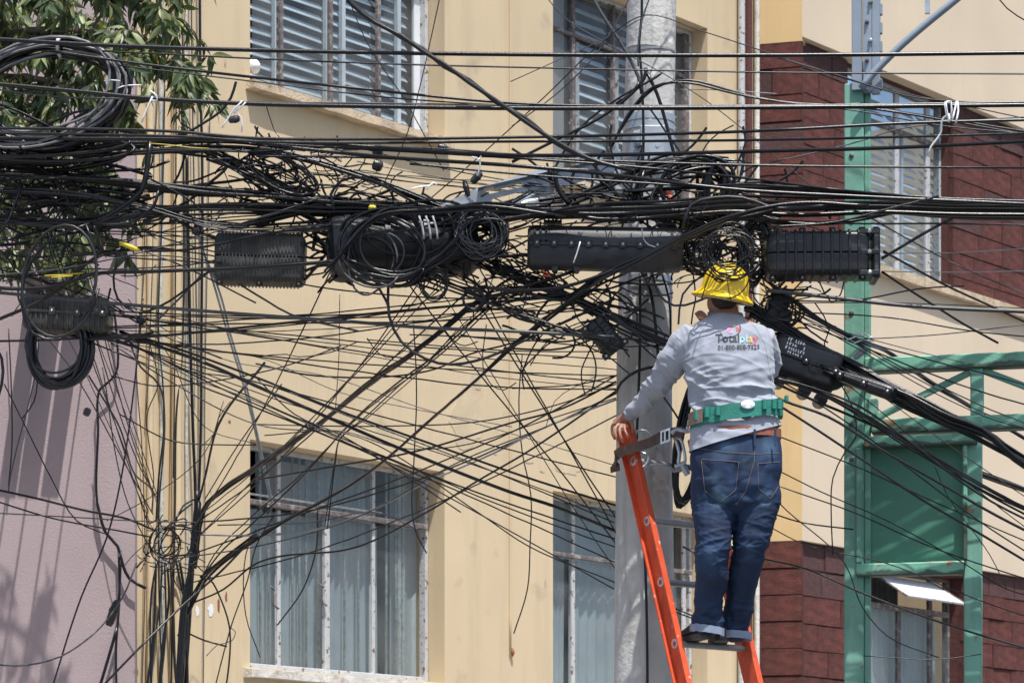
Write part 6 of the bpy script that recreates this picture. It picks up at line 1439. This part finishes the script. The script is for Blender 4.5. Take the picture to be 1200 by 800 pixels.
# leather belt, loops
def wrapband(tree, top, bot, m, name, parent, lift=.006, steps=40, extra=None):
    mb = MB(); rg = []
    for i in range(steps+1):
        t = i/steps; xa = top[0][0]*(1-t)+top[-1][0]*t
        def yat(l, x):
            for a, b in zip(l, l[1:]):
                if a[0] <= x <= b[0]: return a[1]+(b[1]-a[1])*(x-a[0])/(b[0]-a[0])
            return l[-1][1]
        row = []
        for q in (0, .33, .66, 1):
            y = yat(top, xa)*(1-q)+yat(bot, xa)*q; row.append(onto(tree, xa, y, lift+(extra(xa, y) if extra else 0)))
        if all(r is not None for r in row): rg.append(row)
    if len(rg) < 2: return
    vs = [v for r_ in rg for v in r_]+[v+Vector((0, .012, 0)) for r_ in rg for v in r_]; fs = []; n = len(rg)*4
    for i in range(len(rg)-1):
        for q in range(3):
            a = i*4+q; fs += [(a, a+1, a+5, a+4), (a+n, a+4+n, a+5+n, a+1+n)]
        fs += [(i*4, i*4+4, i*4+4+n, i*4+n), (i*4+3, i*4+3+n, i*4+7+n, i*4+7)]
    mb.add(vs, fs); return mb.obj(name, m, parent)
# belt rings are built as full hoops about the body
hoopb = bandring(863, 509.5, 13.52, .207, .146, .042, M['leather'], 'belt', tilt=.0, lean=.0, th=.008, sq=2.25, rough=.004)
for x in (884, 908):
    a, b = P(x, 503, 13.365), P(x+1, 522, 13.365); 
    mb = MB(); mb.box((a+b)/2, Vector((.0055, 0, 0)), Vector((0, .003, 0)), Vector((0, 0, .04))); q = mb.obj('belt_loop', M['jeans'], per, False)
# harness belt: green webbing over a worn pad, lower on the left
TL = .16
bandring(863, 490, 13.52, .213, .158, .050, M['belt'], 'harness_belt', tilt=-.13, th=.010, sq=2.4, rough=.01)
bandring(863, 483, 13.52, .219, .162, .036, M['belt'], 'harness_belt', tilt=-.13, th=.006, sq=2.4, rough=.012)
def hoop_pt(a, rx, ry, cy, tilt, sq=2.4, dz=0):
    ca, sa = math.cos(a), math.sin(a); e = Vector((math.copysign(abs(ca)**(2/sq), ca)*rx, math.copysign(abs(sa)**(2/sq), sa)*ry, 0)); e.z = -tilt*e.x+dz
    return P(863, cy, 13.52)+e
for a0 in (-148, -128, -112, -62, -46, -34):      # gathered webbing loops on the belt
    a = math.radians(a0); q = hoop_pt(a, .228, .172, 484, -.13); nrm = Vector((math.cos(a)*.8, math.sin(a), 0)).normalized(); tg = Vector((-nrm.y, nrm.x, 0))
    mb = MB(); mb.lathe(q+Vector((0, 0, -.023)), (0, 0, 1), [(0, .006), (0, .013), (.046, .013), (.046, .006)], 12); autosmooth(mb.obj('webbing_loop', M['belt'], per), 50)
q = hoop_pt(math.radians(-83), .232, .176, 482, -.13); mb = MB(); mb.lathe(q+Vector((0, .008, 0)), (0.1, -1, 0), [(0, .034), (.006, .034), (.009, .028), (.009, 0)], 22, squash=(1, .62)); autosmooth(mb.obj('belt_plate', M['tie'], per))
mb = MB(); rg = []
for k in range(9):
    a = math.radians(-178+k*5.5); q = hoop_pt(a, .232, .176, 486, -.13); rg.append([q+Vector((0, 0, -.032)), q+Vector((0, 0, .032)), q+Vector((0, .012, .032)), q+Vector((0, .012, -.032))])
mb.loft(rg); autosmooth(mb.obj('belt_pad', M['pad'], per))
mb = MB(); q = hoop_pt(math.radians(0), .24, .17, 475, -.13); mb.box(q, Vector((.009, 0, 0)), Vector((0, .02, 0)), Vector((0, 0, .019))); bevel(mb.obj('belt_buckle', M['belt'], per, False), .006)
# shirt tail under the belt
# turned up hems and shoes
for cx, cy, Y, rx, tl in ((828.5, 738, 13.6, .0665, .16), (861, 744, 13.72, .0665, .08)):
    bandring(cx, cy, Y, rx+.012, .08, .036, M['cuff'], 'hem', tilt=tl, th=.006, sq=2.1, rough=.006)
def shoe(heel, toe_dir, L_):
    h = Vector(heel); f = Vector(toe_dir).normalized(); s_ = Vector((f.y, -f.x, 0)); mb = MB(); rg = []
    for t, wd, hh in ((0, .024, .045), (.05, .034, .075), (.18, .036, .085), (.35, .036, .08), (.55, .042, .06), (.75, .045, .048), (.92, .036, .036), (1, .016, .02)):
        c_ = h+f*(L_*t); n = 14
        rg.append([c_+s_*wd*math.cos(2*math.pi*k/n)+Vector((0, 0, max(-.0, hh*(.5+.5*math.sin(2*math.pi*k/n))))) for k in range(n)])
    mb.loft(rg); o = mb.obj('shoe', M['shoe'], per)
    mb = MB(); ol = [(0, .02), (.05, .036), (.2, .039), (.4, .038), (.6, .045), (.8, .046), (.94, .034), (1.01, .012)]
    pl_ = [h+f*(L_*t)+s_*w_ for t, w_ in ol]+[h+f*(L_*t)-s_*w_ for t, w_ in reversed(ol)]
    mb.prism([p-Vector((0, 0, .016)) for p in pl_], Vector((0, 0, .024))); autosmooth(mb.obj('sole', M['sole'], o)); return o
zr = rungs[min(range(len(rungs)), key=lambda i: abs(px_of(rungs[i]+rdir*.2)[1]-757))]
topz = zr.z+.0165
hl = zr+rdir*.12; hr = zr+rdir*.27
shoe((hl.x-.0-.0+.03, hl.y-.17, topz+.017+rdir.z*.12), (-.30, .95, .0), .27); shoe((hr.x+.01, hr.y-.15, topz+.017+rdir.z*.27), (-.06, 1, 0), .27)
# ---- hard hat
hat = bpy.data.objects.new('hard_hat', None)
Rm = Matrix.Rotation(math.radians(11), 3, 'Y') @ Matrix.Rotation(math.radians(9), 3, 'X') @ yaw
hb_ = P(848.5, 344, 13.53)
mb = MB(); rg = []; n = 48
prof = [(1.30, -.028, 1), (1.31, -.024, 1), (1.12, -.006, 1), (1.02, .006, 1), (1.0, .02, 1), (.975, .055, 1), (.90, .085, 1), (.74, .112, 1), (.5, .13, 1), (.25, .138, 1), (.02, .14, 1)]
for kr, z, _ in prof:
    ring = []
    for k in range(n):
        a = 2*math.pi*k/n; ext = 1+(.12*max(0, math.sin(a))**2 if kr > 1.05 else 0)
        x, y = .108*kr*ext*math.cos(a), .132*kr*ext*math.sin(a)
        zz = z
        if kr <= 1:   # raised centre ridge and two side ridges
            for xo, wd, hh in ((0, .016, .006), (.04, .012, .003), (-.04, .012, .003)): zz += hh*math.exp(-((x-xo)/wd)**2)*max(0, 1-kr)**.5
        ring.append(hb_+Rm @ Vector((x, y, zz)))
    rg.append(ring)
inner = [[hb_+(p-hb_)*.965 for p in r_] for r_ in reversed(rg[2:])]
mb.loft(rg+[[p-(Rm @ Vector((0, 0, .0))) for p in rg[-1]]]); o = mb.obj('hard_hat', M['helmet'], per); autosmooth(o, 50)
mb = MB(); rg2 = []
for kr, z in ((1.28, -.031), (1.1, -.012), (.96, -.004), (.93, .03), (.93, .032), (.9, .03), (.9, -.02)):
    rg2.append([hb_+Rm @ Vector((.108*kr*math.cos(2*math.pi*k/n), .132*kr*math.sin(2*math.pi*k/n), z-.002)) for k in range(n)])
mb.loft(rg2, False); mb.obj('hat_liner', M['helmetin'], o)
mb = MB(); mb.loft([[hb_+Rm @ Vector((.092*math.cos(2*math.pi*k/n), .112*math.sin(2*math.pi*k/n)-.004, z)) for k in range(n)] for z in (-.034, -.012, .01)], False); mb.obj('headband', M['helmetin'], o)
# ---- print on the back of the shirt
def cloth_text(body_, x0, y0, size_px, m, name, slant=0., slope=-.02, wscale=1.0):
    cu = bpy.data.curves.new('t', 'FONT'); cu.body = body_; cu.size = 1; cu.resolution_u = 2; cu.offset = .012
    to = bpy.data.objects.new('t', cu); COL.objects.link(to); dg = bpy.context.evaluated_depsgraph_get(); me = bpy.data.meshes.new_from_object(to.evaluated_get(dg)); bpy.data.objects.remove(to)
    bm = bmesh.new(); bm.from_mesh(me); bmesh.ops.triangulate(bm, faces=bm.faces)
    for _ in range(2):
        es = [e for e in bm.edges if e.calc_length() > .12]
        if es: bmesh.ops.subdivide_edges(bm, edges=es, cuts=1); bmesh.ops.triangulate(bm, faces=[f for f in bm.faces if len(f.verts) > 3])
    wdt = max(v.co.x for v in bm.verts)
    for v in bm.verts:
        px, py = x0+v.co.x*size_px*wscale, y0-v.co.y*size_px+slope*(v.co.x*size_px)
        q = onto(bs, px, py, .0028); v.co = q if q is not None else P(px, py, 13.37)
    bm.to_mesh(me); bm.free(); me.materials.append(m); me.transform(Matrix.Translation(-wloc(shirt)))
    o = bpy.data.objects.new(name, me); link(o, shirt); return x0+wdt*size_px*wscale
e = cloth_text('Total', 838.5, 401, 13.5, M['inkdark'], 'lettering', wscale=.98)
e = cloth_text('p', e+.4, 401, 13.5, M['inkcyan'], 'lettering'); e = cloth_text('l', e+.5, 401, 13.5, M['inkcyan'], 'lettering'); e = cloth_text('a', e+.5, 401, 13.5, M['inkorange'], 'lettering'); e = cloth_text('y', e+.3, 401, 13.5, M['inkred'], 'lettering')
cloth_text('01-800-808-7525', 841, 410, 7.6, M['inkdark'], 'lettering', wscale=.93)
def cloth_poly(pts, m):
    v = [onto(bs, x, y, .0028) for x, y in pts]
    if None in v: return
    mkobj('print_mark', v, [tuple(range(len(v)))], m, shirt, False)
cloth_poly([(851, 382.5), (857, 385.5), (852, 389)], M['inkpink']); cloth_poly([(862.5, 382.5), (868, 385.5), (863.5, 388.5)], M['inkred'])
cloth_poly([(853, 390), (858, 387.5), (858.5, 391)], M['inkpink']); cloth_poly([(859, 380), (862, 381.5), (859.5, 383)], M['inkorange'])
# shirt back seam
seam(bs, [(872, 372), (886, 384), (897, 405), (903, 440), (905, 470)], .0012, M['collar'], 'seam', shirt, 0)
seam(bs, [(790, 392), (800, 402), (804, 420), (803, 436)], .001, M['collar'], 'seam', shirt, 0)
# orange second ladder tip seen between pole and jeans
# ================================================================== TREE
tree = thing('street_tree', P(-60, 1024, 15.0)-Vector((0, 0, 1.6)), 'leafy tree with drooping narrow leaves hanging over the cables at the upper left', 'tree')
rt = random.Random(21)
tb = wloc(tree)
trunk_top = P(-70, 60, 15.0)
mb = MB(); pts = [tb, tb+Vector((.05, .05, 1.5)), tb+Vector((-.05, 0, 3.2)), tb+Vector((.0, -.05, 4.6)), trunk_top+Vector((0, 0, .3))]
sp_ = spline(pts, 30); mb.tube(sp_, [.15-.09*i/(len(sp_)-1) for i in range(len(sp_))], 12); mb.obj('trunk', M['bark'], tree)
leaf_me = []
for mk, ks in (('leafl', 3), ('leafd', 3), ('leafy', 1)):
    for k in range(ks):
        r_ = random.Random(k*7+3); L_, w_ = .112*r_.uniform(.85, 1.15), .0125*r_.uniform(.85, 1.25); vs = []; fs = []; n = 5; bend = r_.uniform(.2, .9)
        for i in range(n+1):
            t = i/n; ww = w_*math.sin(min(1, t*1.08)**.8*math.pi)**.8 if 0 < t < 1 else .0008
            x = L_*t; z = -bend*L_*t*t*.35; vs += [(x, -ww, z+ww*.35), (x, 0, z), (x, ww, z+ww*.35)]
        for i in range(n): a = i*3; fs += [(a, a+3, a+4, a+1), (a+1, a+4, a+5, a+2)]
        me = bpy.data.meshes.new('leaf'); me.from_pydata(vs, [], fs); me.materials.append(M[mk]); me.polygons.foreach_set('use_smooth', [True]*len(fs)); leaf_me.append((mk, me, vs, fs))
leaves = []
def sprig(p0, p1, nl, r0=.008, spread=1.):
    """a twig with drooping leaves along it"""
    mid = (p0+p1)/2+Vector((rt.uniform(-.05, .05), rt.uniform(-.05, .05), rt.uniform(.02, .1)))
    sp = spline([p0, mid, p1], 16); mb = MB(); mb.tube(sp, [r0*(1-.7*i/(len(sp)-1)) for i in range(len(sp))], 5); mb.obj('twig', M['bark'], tree)
    for i in range(nl):
        t = rt.random()**.8; q = sp[min(len(sp)-1, int(t*len(sp)))]
        az = rt.uniform(0, 2*math.pi); dn = rt.gauss(-.95, .45)
        d = Vector((math.cos(az)*.8, math.sin(az)*.8, dn)).normalized()
        leaves.append((q+Vector((rt.uniform(-.02, .02)*spread, rt.uniform(-.02, .02), rt.uniform(-.02, .02))), d, rt.uniform(.75, 1.25), rt.uniform(-1.6, 1.6)))
def limb_(pts, r0, r1, nt, nl, drop=(20, 60)):
    P_ = [P(*p) for p in pts]; sp = spline(P_, 26); mb = MB(); mb.tube(sp, [r0+(r1-r0)*i/(len(sp)-1) for i in range(len(sp))], 7); mb.obj('branch', M['bark'], tree)
    for k in range(int(nt*2.0)):
        q = sp[int((k+.5)/int(nt*2.0)*len(sp))]; s_ = q.y/S
        e_ = q+Vector((rt.uniform(-30, 45)*s_, rt.uniform(-.35, .25), -rt.uniform(*drop)*s_)); sprig(q, e_, int(nl*1.7))
limb_([(-70, 60, 15), (-20, 10, 14.8), (50, -20, 14.6), (130, -15, 14.5), (200, 20, 14.4)], .035, .008, 13, 20, (10, 60))
limb_([(-70, 60, 15), (-10, 45, 14.9), (60, 35, 14.7), (130, 45, 14.5), (190, 75, 14.4), (225, 90, 14.4)], .03, .006, 15, 22, (5, 55))
limb_([(-60, 90, 15), (0, 90, 14.9), (60, 95, 14.7), (120, 110, 14.6), (150, 140, 14.6)], .025, .006, 11, 15, (10, 50))
limb_([(-60, 150, 15), (-10, 170, 14.8), (40, 190, 14.7), (100, 200, 14.6), (140, 225, 14.6)], .022, .005, 9, 13, (5, 50))
limb_([(-60, 150, 15), (-20, 230, 14.8), (20, 255, 14.7), (60, 270, 14.6), (95, 300, 14.6)], .02, .005, 8, 14, (5, 50))
limb_([(-70, 60, 15), (-20, -30, 14.8), (60, -60, 14.6), (180, -50, 14.4), (235, -25, 14.4)], .03, .006, 12, 15, (5, 50))
limb_([(-70, 70, 15.2), (-30, 20, 15.3), (40, 0, 15.4), (100, 20, 15.4), (150, 55, 15.3)], .03, .006, 10, 16, (5, 60))
limb_([(-60, 150, 15), (-30, 150, 14.8), (20, 140, 14.7), (70, 150, 14.6), (110, 180, 14.6)], .022, .005, 8, 13, (5, 60))
for yy in (115, 175, 215, 255):
    limb_([(-60, yy-20, 15), (-20, yy-10, 15), (30, yy, 15), (80, yy+5, 15), (125, yy+25, 15)], .018, .005, 6, 13, (5, 55))
limb_([(-60, 200, 15), (-30, 280, 14.8), (10, 300, 14.7), (50, 290, 14.6), (80, 310, 14.6)], .018, .005, 5, 10, (5, 40))
limb_([(-70, 70, 15.2), (-90, -80, 15.3), (-60, -160, 15.4), (20, -200, 15.4)], .05, .01, 8, 18, (5, 60))
limb_([(-70, 70, 15.2), (-160, 0, 15.0), (-220, -60, 14.8)], .05, .01, 8, 18, (5, 60))
limb_([(-70, 120, 15.2), (-140, 120, 15.0), (-200, 160, 14.8)], .04, .01, 7, 16, (5, 60))
# leaves: those that show largest as pieces of their own, the rest as one mass
def vis(l):
    q = l[0]; x, y = px_of(q); return 0 < x < 260 and 0 < y < 380
leaves.sort(key=lambda l: (not vis(l), l[0].y))
mass = {'leafl': MB(), 'leafd': MB(), 'leafy': MB()}
for i, (q, d, s_, roll) in enumerate(leaves):
    mk, me, vs, fs = rt.choice(leaf_me[:3]*3+leaf_me[3:6]*4+leaf_me[6:]) 
    rot = d.to_track_quat('X', 'Z').to_matrix() @ Matrix.Rotation(roll, 3, 'X')
    if i < 300:
        o = bpy.data.objects.new('leaf', me); COL.objects.link(o); o.parent = tree; o.location = q-tb; o.rotation_euler = rot.to_euler(); o.scale = (s_,)*3
    else: mass[mk].add([q+rot @ (Vector(v)*s_) for v in vs], fs)
for k, m_ in mass.items(): tag(m_.obj('foliage', M[k], tree), kind='stuff')
print('LEAVES', len(leaves), 'CABLES', len(CAB))
